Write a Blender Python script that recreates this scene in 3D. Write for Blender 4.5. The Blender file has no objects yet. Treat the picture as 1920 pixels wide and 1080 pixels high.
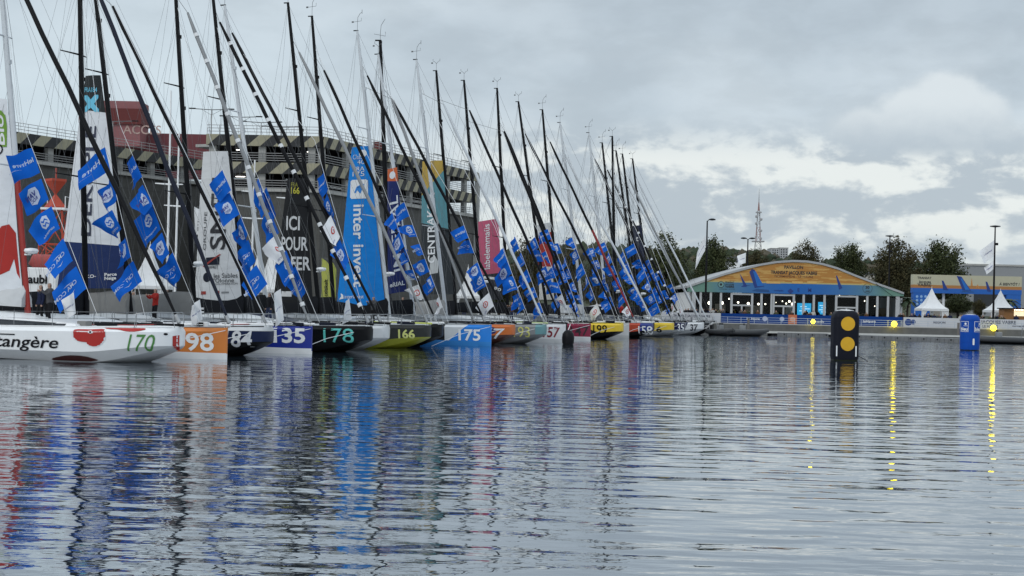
import bpy, bmesh, math, random
import numpy as np
from mathutils import Vector, Matrix
random.seed(7); np.random.seed(7)
S = bpy.context.scene
COL = S.collection
# ------------------------------------------------------------------ camera
F, HC, YH, ROLL = 2720.0, 2.51, 36.8, 0.022      # focal length (photo px), eye height, horizon offset, roll
cam = bpy.data.objects.new('camera', bpy.data.cameras.new('camera'))
COL.objects.link(cam)
cam.data.sensor_width = 36.0
cam.data.lens = 36.0 * F / 1920.0
cam.data.shift_y = YH / 1920.0
cam.data.clip_start, cam.data.clip_end = 0.5, 6000
cam.matrix_world = Matrix.Translation((0, 0, HC)) @ Matrix.Rotation(math.pi / 2, 4, 'X') @ Matrix.Rotation(ROLL, 4, 'Z')
S.camera = cam
# ------------------------------------------------------------------ world: Nishita sky behind a broken cloud deck
W = bpy.data.worlds.new('World'); S.world = W; W.use_nodes = True
nt = W.node_tree; N = nt.nodes; LK = nt.links
for n in list(N): N.remove(n)
def nd(t, **k):
    n = N.new(t)
    for a, b in k.items(): setattr(n, a, b)
    return n
def mth(op, a, b=None, c=None, clamp=False):
    n = nd('ShaderNodeMath', operation=op); n.use_clamp = clamp
    for i, v in enumerate((a, b, c)):
        if v is None: continue
        if isinstance(v, (int, float)): n.inputs[i].default_value = v
        else: LK.new(v, n.inputs[i])
    return n.outputs[0]
def smooth(v, lo, hi, a=0.0, b=1.0):
    n = nd('ShaderNodeMapRange', interpolation_type='SMOOTHSTEP')
    LK.new(v, n.inputs[0])
    for i, x in enumerate((lo, hi, a, b)): n.inputs[1 + i].default_value = x
    return n.outputs[0]
def mixc(f, a, b):
    n = nd('ShaderNodeMix', data_type='RGBA')
    if isinstance(f, (int, float)): n.inputs[0].default_value = f
    else: LK.new(f, n.inputs[0])
    for s, v in ((6, a), (7, b)):
        if isinstance(v, tuple): n.inputs[s].default_value = (*v, 1)
        else: LK.new(v, n.inputs[s])
    return n.outputs[2]
SUN_EL, SUN_AZ = 38.0, 215.0      # behind the camera, to its left
sky = nd('ShaderNodeTexSky', sky_type='NISHITA'); sky.sun_disc = False
sky.sun_elevation = math.radians(SUN_EL); sky.sun_rotation = math.radians(SUN_AZ)
tc = nd('ShaderNodeTexCoord'); sep = nd('ShaderNodeSeparateXYZ'); LK.new(tc.outputs['Generated'], sep.inputs[0])
dx, dy, dz = sep.outputs
def noise(scale, sx, sz, detail, rough, off=0.0, dist=0.0):
    cb = nd('ShaderNodeCombineXYZ')
    LK.new(mth('MULTIPLY_ADD', dx, sx, off), cb.inputs[0]); LK.new(mth('MULTIPLY', dy, sx), cb.inputs[1]); LK.new(mth('MULTIPLY', dz, sz), cb.inputs[2])
    n = nd('ShaderNodeTexNoise'); LK.new(cb.outputs[0], n.inputs['Vector'])
    n.inputs['Scale'].default_value = scale; n.inputs['Detail'].default_value = detail; n.inputs['Roughness'].default_value = rough
    n.inputs['Distortion'].default_value = dist
    return n.outputs[0]
n1 = noise(1.0, 8.0, 17.0, 5.0, 0.50, 3.1, 0.15)      # broad deck
n2 = noise(1.0, 19.0, 42.0, 8.0, 0.55, 7.7, 0.2)       # smaller broken cloud
n3 = noise(1.0, 70.0, 90.0, 5.0, 0.55, 1.9, 0.0)       # cauliflower edges
band = mth('MULTIPLY', smooth(dz, 0.022, 0.075), mth('SUBTRACT', 1.0, smooth(dz, 0.10, 0.135)))
east = smooth(dx, -0.10, 0.06)
brk = mth('MULTIPLY', band, mth('MULTIPLY_ADD', east, 0.85, 0.15))
deck = mixc(smooth(n1, 0.33, 0.67), (5.0, 5.8, 6.45), (6.0, 6.8, 7.4))          # values are divided by the background strength 0.1
deck = mixc(mth('MULTIPLY', smooth(dz, 0.13, 0.22), mth('MULTIPLY', east, 0.5)), deck, (4.6, 5.35, 6.0))
mott = nd('ShaderNodeHueSaturation'); LK.new(deck, mott.inputs['Color']); LK.new(mth('MULTIPLY_ADD', smooth(n2, 0.35, 0.65), 0.10, 0.96), mott.inputs['Value']); deck = mott.outputs[0]
low = mixc(smooth(n2, 0.41, 0.58), (4.5, 5.25, 6.0), (7.2, 7.8, 7.9))
col = mixc(mth('MULTIPLY', mth('SUBTRACT', 1.0, smooth(dz, 0.06, 0.125)), mth('MULTIPLY_ADD', east, 0.7, 0.25)), deck, low)
shade = mixc(smooth(mth('ADD', mth('MULTIPLY', n2, 0.8), mth('MULTIPLY', n3, 0.2)), 0.46, 0.58), (4.8, 5.5, 6.1), (8.4, 8.8, 8.65))
col = mixc(mth('MULTIPLY', brk, 0.95), col, shade)
west = mth('MULTIPLY', mth('SUBTRACT', 1.0, smooth(dx, -0.27, 0.0)), mth('SUBTRACT', 1.0, smooth(dz, 0.12, 0.24)))
col = mixc(mth('MULTIPLY', west, 0.75), col, (6.9, 8.05, 8.7))
col = mixc(mth('MULTIPLY', mth('SUBTRACT', 1.0, smooth(dz, 0.0, 0.04)), 0.6), col, (7.4, 7.9, 8.0))
# the cumulus on the right: overlapping domes, flat grey base, lit crown
def dome(cx, cz, rx, rz):
    a = mth('DIVIDE', mth('SUBTRACT', dx, cx), rx); b = mth('DIVIDE', mth('SUBTRACT', dz, cz), rz)
    return mth('SQRT', mth('ADD', mth('MULTIPLY', a, a), mth('MULTIPLY', b, b)))
dm = None
for q in ((0.236, 0.121, 0.030, 0.019), (0.262, 0.134, 0.026, 0.020), (0.281, 0.143, 0.024, 0.020), (0.298, 0.130, 0.024, 0.022), (0.270, 0.118, 0.050, 0.018), (0.310, 0.117, 0.020, 0.014)):
    d_ = dome(*q); dm = d_ if dm is None else mth('SMOOTH_MIN', dm, d_, 0.25)
dm = mth('ADD', dm, mth('MULTIPLY_ADD', n3, 0.5, -0.25))
cm_ = mth('MULTIPLY', mth('SUBTRACT', 1.0, smooth(dm, 0.62, 1.08)), smooth(dz, 0.100, 0.113))
cc = mixc(smooth(mth('ADD', dz, mth('MULTIPLY', n3, 0.012)), 0.112, 0.152), (4.85, 5.6, 6.25), (7.5, 8.1, 8.4))
col = mixc(mth('MULTIPLY', cm_, 0.9), col, cc)
# overhead and behind the camera the overcast is brighter, as an overcast zenith is
col = mixc(smooth(dz, 0.215, 0.55), col, (9.6, 10.8, 11.8))
col = mixc(0.06, col, sky.outputs[0])
bg = nd('ShaderNodeBackground'); bg.inputs[1].default_value = 0.1
LK.new(col, bg.inputs[0]); wo = nd('ShaderNodeOutputWorld'); LK.new(bg.outputs[0], wo.inputs[0])
# ------------------------------------------------------------------ sun through cloud
sl = bpy.data.lights.new('sun', 'SUN'); sl.energy = 0.9; sl.angle = math.radians(25); sl.color = (1, 0.96, 0.9)
so = bpy.data.objects.new('sun', sl); COL.objects.link(so)
az, el = math.radians(SUN_AZ), math.radians(SUN_EL)
so.rotation_euler = Vector((-math.sin(az) * math.cos(el), -math.cos(az) * math.cos(el), -math.sin(el))).to_track_quat('-Z', 'Y').to_euler()
S.view_settings.view_transform = 'Standard'; S.view_settings.look = 'None'; S.view_settings.gamma = 1.0
S.view_settings.use_curve_mapping = False; S.view_settings.exposure = 0.0
S.cycles.max_bounces = 6; S.cycles.diffuse_bounces = 2; S.cycles.glossy_bounces = 3; S.cycles.transparent_max_bounces = 6
S.cycles.sample_clamp_indirect = 6.0
S.cycles.use_denoising = True

# ================================================================== helpers
def ray(px, py):                       # direction (per metre of depth) through a photo pixel
    xs, ys = px - 960.0, py - 540.0 - YH
    return (xs + ROLL * ys) / F, -(ys - ROLL * xs) / F
def at(px, py, Y):
    a, b = ray(px, py); return Vector((a * Y, Y, HC + b * Y))
def lin(r, g, b):
    f = lambda c: (c / 255 / 12.92) if c <= 10 else ((c / 255 + 0.055) / 1.055) ** 2.4
    return (f(r), f(g), f(b))
MATS = {}
def mat(name, c, rough=0.5, metal=0.0, var=0.12, scale=3.0, emit=0.0, bump=0.0, spec=0.5):
    if name in MATS: return MATS[name]
    m = bpy.data.materials.new(name); m.use_nodes = True
    t = m.node_tree; b = t.nodes['Principled BSDF']
    b.inputs['Roughness'].default_value = rough; b.inputs['Metallic'].default_value = metal
    b.inputs['Specular IOR Level'].default_value = min(spec, .12) if (rough >= .74 or max(c) < .02) else spec
    tcn = t.nodes.new('ShaderNodeTexCoord'); nz = t.nodes.new('ShaderNodeTexNoise')
    t.links.new(tcn.outputs['Object'], nz.inputs['Vector']); nz.inputs['Scale'].default_value = scale; nz.inputs['Detail'].default_value = 5
    mx = t.nodes.new('ShaderNodeMix'); mx.data_type = 'RGBA'
    mx.inputs[6].default_value = (*[x * (1 - var) for x in c], 1); mx.inputs[7].default_value = (*[min(1, x * (1 + var)) for x in c], 1)
    t.links.new(nz.outputs[0], mx.inputs[0]); t.links.new(mx.outputs[2], b.inputs['Base Color'])
    if emit:
        b.inputs['Emission Color'].default_value = (*c, 1); b.inputs['Emission Strength'].default_value = emit
    if bump:
        bp = t.nodes.new('ShaderNodeBump'); bp.inputs['Distance'].default_value = bump; bp.inputs['Strength'].default_value = 0.6
        t.links.new(nz.outputs[0], bp.inputs['Height']); t.links.new(bp.outputs[0], b.inputs['Normal'])
    MATS[name] = m
    return m
class NT:                              # small wrapper for building a material from object coordinates
    def __init__(s, name, rough=0.4, coat=0.0):
        s.m = bpy.data.materials.new(name); s.m.use_nodes = True; s.t = s.m.node_tree
        s.b = s.t.nodes['Principled BSDF']; s.b.inputs['Roughness'].default_value = rough
        s.b.inputs['Coat Weight'].default_value = coat
        c = s.t.nodes.new('ShaderNodeTexCoord'); s.obj = c.outputs['Object']
        p = s.t.nodes.new('ShaderNodeSeparateXYZ'); s.t.links.new(s.obj, p.inputs[0]); s.x, s.y, s.z = p.outputs
    def link(s, v, i):
        if isinstance(v, (int, float)): i.default_value = v
        elif isinstance(v, tuple): i.default_value = (*v, 1)
        else: s.t.links.new(v, i)
    def math(s, op, a, b=0.0, c=0.0):
        n = s.t.nodes.new('ShaderNodeMath'); n.operation = op
        for i, v in enumerate((a, b, c)): s.link(v, n.inputs[i])
        return n.outputs[0]
    def mix(s, f, a, b):
        n = s.t.nodes.new('ShaderNodeMix'); n.data_type = 'RGBA'
        s.link(f, n.inputs[0]); s.link(a, n.inputs[6]); s.link(b, n.inputs[7]); return n.outputs[2]
    def noise(s, scale, detail=4, vec=None):
        n = s.t.nodes.new('ShaderNodeTexNoise'); s.link(vec if vec else s.obj, n.inputs['Vector'])
        n.inputs['Scale'].default_value = scale; n.inputs['Detail'].default_value = detail; return n.outputs[0]
    def vec(s, x, y, z):
        n = s.t.nodes.new('ShaderNodeCombineXYZ')
        for i, v in enumerate((x, y, z)): s.link(v, n.inputs[i])
        return n.outputs[0]
    def done(s, c, var=0.10, vs=1.7):
        nz = s.noise(vs, 6)
        h = s.t.nodes.new('ShaderNodeHueSaturation'); s.link(c, h.inputs['Color'])
        s.link(s.math('MULTIPLY_ADD', nz, 2 * var, 1 - var), h.inputs['Value'])
        s.t.links.new(h.outputs[0], s.b.inputs['Base Color']); return s.m
class MB:                              # mesh builder
    def __init__(s): s.v = []; s.f = []; s.mi = []; s.mats = []
    def m(s, mt):
        if mt not in s.mats: s.mats.append(mt)
        return s.mats.index(mt)
    def add(s, vs, fs, mt):
        o = len(s.v); k = s.m(mt); s.v += [tuple(p) for p in vs]
        for f in fs: s.f.append([o + i for i in f]); s.mi.append(k)
    def box(s, c, sz, mt, rz=0.0, bev=0.0):
        x, y, z = sz[0] / 2, sz[1] / 2, sz[2] / 2; cr, sr = math.cos(rz), math.sin(rz)
        if bev <= 0:
            P = [(i * x, j * y, k * z) for k in (-1, 1) for j in (-1, 1) for i in (-1, 1)]
            Fs = [(0, 2, 3, 1), (4, 5, 7, 6), (0, 1, 5, 4), (2, 6, 7, 3), (0, 4, 6, 2), (1, 3, 7, 5)]
        else:
            bm = bmesh.new(); bmesh.ops.create_cube(bm, size=1.0)
            for v in bm.verts: v.co = Vector((v.co.x * sz[0], v.co.y * sz[1], v.co.z * sz[2]))
            bmesh.ops.bevel(bm, geom=bm.edges[:], offset=bev, segments=2, affect='EDGES', profile=0.6)
            bm.verts.index_update(); P = [tuple(v.co) for v in bm.verts]; Fs = [[v.index for v in f.verts] for f in bm.faces]; bm.free()
        s.add([(c[0] + p[0] * cr - p[1] * sr, c[1] + p[0] * sr + p[1] * cr, c[2] + p[2]) for p in P], Fs, mt)
    def tube(s, pts, rad, mt, n=6, sy=1.0, caps=True):
        pts = [Vector(p) for p in pts]
        if not isinstance(rad, (list, tuple)): rad = [rad] * len(pts)
        vs = []; fs = []
        for i, p in enumerate(pts):
            d = (pts[min(i + 1, len(pts) - 1)] - pts[max(i - 1, 0)]).normalized()
            ref = Vector((0, 1, 0)) if abs(d.y) < 0.9 else Vector((0, 0, 1))
            a = d.cross(ref).normalized(); b = a.cross(d).normalized()
            for k in range(n):
                t = 2 * math.pi * k / n
                vs.append(p + (a * math.cos(t) + b * math.sin(t) * sy) * rad[i])
        for i in range(len(pts) - 1):
            for k in range(n):
                fs.append((i * n + k, i * n + (k + 1) % n, (i + 1) * n + (k + 1) % n, (i + 1) * n + k))
        if caps: fs.append(tuple(range(n - 1, -1, -1))); fs.append(tuple((len(pts) - 1) * n + k for k in range(n)))
        s.add(vs, fs, mt)
    def lathe(s, c, prof, mt, n=16, sx=1.0, sy=1.0):
        vs = []; fs = []
        for r, z in prof:
            for k in range(n):
                t = 2 * math.pi * k / n; vs.append((c[0] + r * sx * math.cos(t), c[1] + r * sy * math.sin(t), c[2] + z))
        for i in range(len(prof) - 1):
            for k in range(n): fs.append((i * n + k, i * n + (k + 1) % n, (i + 1) * n + (k + 1) % n, (i + 1) * n + k))
        fs.append(tuple(range(n - 1, -1, -1))); fs.append(tuple((len(prof) - 1) * n + k for k in range(n)))
        s.add(vs, fs, mt)
    def grid(s, fn, nu, nv, mt):
        vs = [fn(i / nu, j / nv) for j in range(nv + 1) for i in range(nu + 1)]
        fs = [(j * (nu + 1) + i, j * (nu + 1) + i + 1, (j + 1) * (nu + 1) + i + 1, (j + 1) * (nu + 1) + i) for j in range(nv) for i in range(nu)]
        s.add(vs, fs, mt)
    def prism(s, poly, y0, y1, mt):     # polygon in x,z extruded along y
        n = len(poly)
        vs = [(p[0], y0, p[1]) for p in poly] + [(p[0], y1, p[1]) for p in poly]
        fs = [tuple(range(n)), tuple(range(2 * n - 1, n - 1, -1))] + [(i, i + n, (i + 1) % n + n, (i + 1) % n) for i in range(n)]
        s.add(vs, fs, mt)
    def flat(s, tm, fn, mt, flip=False):   # tm = (verts2d, faces); fn maps (x,y) -> 3d
        s.add([fn(x, y) for x, y in tm[0]], [tuple(reversed(f)) if flip else f for f in tm[1]], mt)
    def build(s, name, parent=None, smooth=None, loc=None):
        me = bpy.data.meshes.new(name); me.from_pydata([tuple(p) for p in s.v], [], s.f)
        for m_ in s.mats: me.materials.append(m_)
        me.polygons.foreach_set('material_index', s.mi)
        if smooth is not None:
            me.polygons.foreach_set('use_smooth', [True] * len(me.polygons))
            me.set_sharp_from_angle(angle=math.radians(smooth))
        me.update()
        o = bpy.data.objects.new(name, me); COL.objects.link(o)
        if parent: o.parent = parent
        if loc: o.location = loc
        return o
def tag(o, label, cat, group=None, kind=None):
    if label: o['label'] = label
    if cat: o['category'] = cat
    if group: o['group'] = group
    if kind: o['kind'] = kind
    return o
def empty(name, loc=(0, 0, 0), rz=0.0):
    o = bpy.data.objects.new(name, None); COL.objects.link(o); o.location = loc; o.rotation_euler = (0, 0, rz); o.empty_display_size = 0.3
    return o
_TX = {}
def text2d(body, bold=0.0, shear=0.0, spacing=1.0):
    """built-in font as a flat mesh, normalised: cap height 1, starts at x=0, baseline y=0"""
    k = (body, bold, shear, spacing)
    if k in _TX: return _TX[k]
    cu = bpy.data.curves.new('t', 'FONT'); cu.body = body; cu.size = 1.0; cu.offset = bold; cu.shear = shear; cu.space_character = spacing
    cu.resolution_u = 3
    ob = bpy.data.objects.new('t', cu); COL.objects.link(ob)
    dg = bpy.context.evaluated_depsgraph_get(); me = bpy.data.meshes.new_from_object(ob.evaluated_get(dg))
    vs = [(v.co.x, v.co.y) for v in me.vertices]; fs = [tuple(p.vertices) for p in me.polygons]
    bpy.data.objects.remove(ob); bpy.data.curves.remove(cu); bpy.data.meshes.remove(me)
    x0 = min(v[0] for v in vs); sc = 1 / 0.71
    _TX[k] = ([((v[0] - x0) * sc, v[1] * sc) for v in vs], fs)
    return _TX[k]
def twidth(tm): return max(v[0] for v in tm[0])
def poly2d(pts, step=0.0):
    bm = bmesh.new(); f = bm.faces.new([bm.verts.new((p[0], p[1], 0)) for p in pts])
    return _bm2d(bm, step)
def cut2d(tm, step):
    bm = bmesh.new(); vs = [bm.verts.new((x, y, 0)) for x, y in tm[0]]
    for f in tm[1]:
        try: bm.faces.new([vs[i] for i in f])
        except ValueError: pass
    return _bm2d(bm, step)
def _bm2d(bm, step):
    bmesh.ops.triangulate(bm, faces=bm.faces[:])
    if step:
        xs = [v.co.x for v in bm.verts]; x = min(xs) + step
        while x < max(xs):
            bmesh.ops.bisect_plane(bm, geom=bm.verts[:] + bm.edges[:] + bm.faces[:], plane_co=(x, 0, 0), plane_no=(1, 0, 0)); x += step
        ys = [v.co.y for v in bm.verts]; y = min(ys) + step
        while y < max(ys):
            bmesh.ops.bisect_plane(bm, geom=bm.verts[:] + bm.edges[:] + bm.faces[:], plane_co=(0, y, 0), plane_no=(0, 1, 0)); y += step
    bm.verts.index_update(); r = ([(v.co.x, v.co.y) for v in bm.verts], [tuple(v.index for v in f.verts) for f in bm.faces]); bm.free()
    return r
def circ(cx, cy, r, n=20, sx=1.0, a0=0, a1=360):
    return [(cx + sx * r * math.cos(math.radians(a0 + (a1 - a0) * k / n)), cy + r * math.sin(math.radians(a0 + (a1 - a0) * k / n))) for k in range(n)]
WHITE = mat('white_paint', (0.78, 0.79, 0.80), 0.35); OFFW = mat('off_white_canvas', (0.70, 0.71, 0.72), 0.8)
BLACK = mat('black_paint', (0.010, 0.010, 0.012), 0.45, spec=.25); CARBON = mat('carbon', (0.006, 0.0065, 0.008), 0.5, spec=.18)
STEEL = mat('steel', (0.34, 0.35, 0.36), 0.35, 0.8); WIRE = mat('wire', (0.10, 0.105, 0.11), 0.5)
GLASS = mat('dark_glass', (0.012, 0.016, 0.022), 0.06); GREY = mat('grey_cover', (0.20, 0.20, 0.195), 0.85, bump=0.03)
DARKC = mat('dark_cover', (0.011, 0.012, 0.015), 0.85, bump=0.03, spec=.2); NAVY = mat('navy', (0.006, 0.009, 0.022), 0.6, spec=.25)
RED = mat('red', (0.30, 0.022, 0.015), 0.5); PALEM = mat('pale_mast', (0.52, 0.55, 0.58), 0.3); GREYM = mat('grey_mast', (0.22, 0.23, 0.24), 0.4)
# ================================================================== setting
def water():
    t = NT('water', 0.02); b = t.b; b.inputs['IOR'].default_value = 1.45
    b.inputs['Base Color'].default_value = (0.022, 0.032, 0.042, 1)
    sq = t.vec(t.math('MULTIPLY', t.x, 0.42), t.math('ADD', t.y, t.math('MULTIPLY', t.x, 0.05)), 0.0)
    calm = t.math('MULTIPLY_ADD', t.noise(0.055, 2, t.vec(t.math('MULTIPLY', t.x, .5), t.y, 3.0)), 1.3, 0.32)
    h = t.math('MULTIPLY', t.noise(1.55, 1.0, sq), 0.034)
    h = t.math('ADD', h, t.math('MULTIPLY', t.noise(0.55, 1, sq), 0.032))
    h = t.math('ADD', h, t.math('MULTIPLY', t.math('MULTIPLY', t.noise(4.2, 2, sq), t.math('MULTIPLY_ADD', t.noise(0.11, 2, t.vec(t.x, t.y, 9.0)), 2.2, -.55)), 0.0085))
    mr = t.t.nodes.new('ShaderNodeMapRange'); t.link(t.y, mr.inputs[0])          # breeze further out in the basin
    for k_, v_ in enumerate((62.0, 125.0, 1.0, 2.4)): mr.inputs[1 + k_].default_value = v_
    mr2 = t.t.nodes.new('ShaderNodeMapRange'); t.link(t.math('SUBTRACT', t.x, t.math('MULTIPLY', t.y, .12)), mr2.inputs[0])
    for k_, v_ in enumerate((-8.0, 16.0, 0.25, 1.0)): mr2.inputs[1 + k_].default_value = v_
    h = t.math('MULTIPLY', t.math('MULTIPLY', h, calm), t.math('ADD', 1.0, t.math('MULTIPLY', t.math('SUBTRACT', mr.outputs[0], 1.0), mr2.outputs[0])))
    bp = t.t.nodes.new('ShaderNodeBump'); bp.inputs['Strength'].default_value = 1.0; bp.inputs['Distance'].default_value = 1.0
    t.link(h, bp.inputs['Height']); t.t.links.new(bp.outputs[0], b.inputs['Normal'])
    g = t.t.nodes.new('ShaderNodeBsdfGlossy'); g.inputs['Roughness'].default_value = 0.02; g.inputs['Color'].default_value = (0.86, 0.90, 0.95, 1); t.t.links.new(bp.outputs[0], g.inputs['Normal'])
    mx = t.t.nodes.new('ShaderNodeMixShader'); mx.inputs[0].default_value = 0.42; t.t.links.new(b.outputs[0], mx.inputs[1]); t.t.links.new(g.outputs[0], mx.inputs[2])
    t.t.links.new(mx.outputs[0], [n for n in t.t.nodes if n.type == 'OUTPUT_MATERIAL'][0].inputs[0])
    mb = MB(); mb.grid(lambda u, v: (-220 + 640 * u, -60 + 240 * v, 0.0), 8, 8, t.m)
    tag(mb.build('water'), None, None, kind='structure')
water()
QZ = 1.2
ASPH = mat('quay_concrete', (0.23, 0.225, 0.215), 0.9, var=0.3, scale=0.8); QWALL = mat('quay_wall', (0.13, 0.13, 0.125), 0.9, var=0.4, scale=1.2)
def quays():
    mb = MB()                          # land behind everything, to the horizon
    mb.grid(lambda u, v: (-1800 + 4200 * u, 176 + 2600 * v, 0.95), 4, 4, ASPH)
    tag(mb.build('ground'), None, None, kind='structure')
    mb = MB(); mb.box((60, 176.5, 0.35), (200, 17, 1.7), QWALL)
    mb.add([(-40, 168.02, QZ + .004), (160, 168.02, QZ + .004), (160, 330, QZ + .004), (-40, 330, QZ + .004)], [(0, 1, 2, 3)], ASPH)
    mb.box((60, 168.15, QZ + .06), (199.9, .3, .1), mat('kerb', (0.40, 0.40, 0.39), 0.8))
    tag(mb.build('quay'), None, None, kind='structure')
    mb = MB()                          # west quay behind the sterns, edge parallel to the row of boats
    e = [(-44, 18), (-32.5, 46), (9.0, 168.0), (-140, 168.0), (-140, 18)]
    n = len(e); vs = [(x, y, -.5) for x, y in e] + [(x, y, QZ) for x, y in e]
    mb.add(vs, [tuple(range(n, 2 * n))], ASPH); mb.add(vs, [(i, (i + 1) % n, (i + 1) % n + n, i + n) for i in range(n)], QWALL)
    mb.add([(-140, 168, QZ), (9, 168, QZ), (-40, 168.001, QZ), (-40, 260, QZ), (-140, 260, QZ)], [(0, 2, 3, 4)], ASPH)
    tag(mb.build('quay'), None, None, kind='structure')
quays()
# ================================================================== sailboats
L = 12.2; ANG = 0.342; SP = 4.65; B1 = Vector((-12.33, 62.4, 0))
UV = Vector((math.sin(ANG), math.cos(ANG), 0)); VV = Vector((math.cos(ANG), -math.sin(ANG), 0))
def sst(a, b, t):
    t = min(1, max(0, (t - a) / (b - a))); return t * t * (3 - 2 * t)
class Hull:
    def __init__(s, scow, fb=1.38, tip=0.5): s.scow, s.fb, s.tip = scow, fb, tip
    def sheer(s, t): return s.fb - 0.16 + 0.16 * t
    def half(s, t):
        if s.scow:
            a = 2.0 + 0.25 * math.sin(math.pi * min(1, t / 0.9))
            k = max(0, (t - 0.66) / 0.34); return max(0.0, a * math.sqrt(max(0, 1 - k ** 3.0)) * (1 - 0.10 * k)) + 0.03
        a = 2.0 + 0.22 * math.sin(math.pi * min(1, t / 0.8))
        k = max(0, (t - 0.36) / 0.64); return a * (1 - k ** 2.1) + 0.05
    def chine(s, t):
        return 0.40 + (0.30 * sst(0.72, 1.0, t) if s.scow else -0.12 * sst(0.5, 1, t))
    def keel(s, t):
        if s.scow: return -0.32 + 0.40 * (1 - t) ** 3 + 0.98 * max(0, (t - 0.74) / 0.26) ** 1.7
        return -0.32 + 0.34 * (1 - t) ** 3 + 0.05 * t
    def section(s, t):
        b = s.half(t); zs = s.sheer(t); zc = s.chine(t); zk = min(s.keel(t), zc - 0.03)
        ch = min(0.20, b * 0.3); fl = 0.95 if s.scow else 0.95 - 0.12 * sst(.6, 1, t)
        zb = zk + (zc - zk) * 0.42
        return [(0, zs + 0.05 + 0.05 * (b / 2)), (b * 0.5, zs + 0.04), (b - ch, zs), (b - ch + .02, zs - .012), (b, zs - 0.17), (b * (1 + fl) / 2, (zs - .17 + zc) / 2), (b * fl, zc),
                (b * fl * 0.82, zb), (b * 0.42, zk + (zb - zk) * .35), (0, zk)]
    def side(s, x, z):                # half breadth of the outside surface at x, z
        t = min(1, max(0, x / L)); sec = s.section(t)[3:]
        for (y0, z0), (y1, z1) in zip(sec, sec[1:]):
            if z <= z0 and z >= z1: return y0 + (y1 - y0) * (z0 - z) / max(1e-6, z0 - z1)
        return sec[0][0] if z > sec[0][1] else sec[-1][0]
    def mesh(s, mt_hull, mt_deck, mt_bot):
        mb = MB(); ts = [i / 30 * 0.8 for i in range(30)] + [0.8 + 0.2 * (1 - (1 - i / 22) ** 1.6) for i in range(23)]
        K = 10; cols = []
        for t in ts:
            sec = s.section(t); cols.append([(t * L, -y, z) for y, z in sec] + [(t * L, y, z) for y, z in sec[-2:0:-1]])
        M = len(cols[0]); vs = [p for c in cols for p in c]; byM = {}
        for i in range(len(ts) - 1):
            for k in range(M):
                q = k if k < K - 1 else M - 1 - k
                mt = mt_deck if q < 2 else (mt_bot if q >= 6 else mt_hull)
                byM.setdefault(mt, []).append((i * M + k, (i + 1) * M + k, (i + 1) * M + (k + 1) % M, i * M + (k + 1) % M))
        o = 0; mb.v = vs
        for mt, fs in byM.items():
            kk = mb.m(mt)
            for f in fs: mb.f.append(list(f)); mb.mi.append(kk)
        kk = mb.m(mt_hull)
        mb.f.append(list(range(M))); mb.mi.append(kk)
        mb.f.append([(len(ts) - 1) * M + k for k in range(M - 1, -1, -1)]); mb.mi.append(kk)
        return mb
def livery(name, base, rules, rough=0.28):
    """rules: (a, c, thr, soft, colour): colour where a*x + c*z > thr, in boat metres"""
    t = NT(name, rough + .07, 0.06 if max(base) < .1 else 0.2); t.b.inputs['Specular IOR Level'].default_value = .10 if max(base) < .1 else .35; c = base
    for a, k, thr, colr in rules:
        v = t.math('ADD', t.math('MULTIPLY', t.x, a), t.math('MULTIPLY', t.z, k))
        c = t.mix(t.math('GREATER_THAN', v, thr), c, colr)
    return t.done(c, 0.07)
ORNG, BLUE, LBLUE = (0.60, 0.19, 0.035), (0.006, 0.035, 0.36), (0.012, 0.20, 0.66)
WH = (0.78, 0.79, 0.80); BK = (0.0045, 0.005, 0.006); NV = (0.012, 0.020, 0.060); YEL = (0.72, 0.50, 0.03); MAR = (0.24, 0.012, 0.045)
TEAL = (0.10, 0.50, 0.45)
mast_specs = {}
BO = []
def B(i, label, bow, scow, base, rules=(), bottom=None, deck=(0.55, 0.57, 0.58), mast=((0, 0), (0, 0)), tip=True, mcol='carbon', stays=(), num=None, sail=None, boom='dark', fb=1.38, flags=6, cab=(0.7, 0.72, 0.73), rad=False):
    BO.append(dict(i=i, label=label, bow=bow, scow=scow, base=base, rules=rules, bottom=bottom, deck=deck, mast=mast, tip=tip, mcol=mcol, stays=stays, num=num, sail=sail, boom=boom, fb=fb, flags=flags, cab=cab, rad=rad))
# num: (text, distance of its right end behind the bow, bottom z, height, colour, bold, shear)
B(0, 'white racing sailboat numbered 170 with red poppies on its side', 338, True, WH, (), (0.55, 0.56, 0.57), (0.7, 0.71, 0.72), ((5, 0), (47, 520)), False, 'pale_red', [((50, 0), (330, 592), 'black')],
  ('170', 1.15, 0.56, 0.72, (0.07, 0.22, 0.05), 0.0, 0.35), 'poppy', 'white', fb=1.42, flags=[((75, 280), (90, 326), 'A'), (((92, 337)), (106, 376), 'B'), ((111, 388), (127, 430), 'C'), ((133, 448), (151, 490), 'D'), ((157, 500), (177, 541), 'D')])
B(1, 'orange bowed sailboat numbered 98 with plumb stem', 426, False, WH, [(1, 0, L - 2.35, ORNG), (0, -1, -0.26, WH)], (0.70, 0.71, 0.72), mast=((150, 0), (161, 560)), tip=False, stays=[((190, 0), (424, 592), 'navy')],
  num=('98', 0.55, 0.44, 0.80, WH, 0.02, 0.0), boom='dark', flags=[((210, 278), (220, 321), 'A'), ((222, 333), (232, 375), 'B'), ((223, 395), (240, 430), 'C'), ((262, 490), (279, 528), 'D'), ((247, 446), (258, 482), 'B')])
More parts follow.
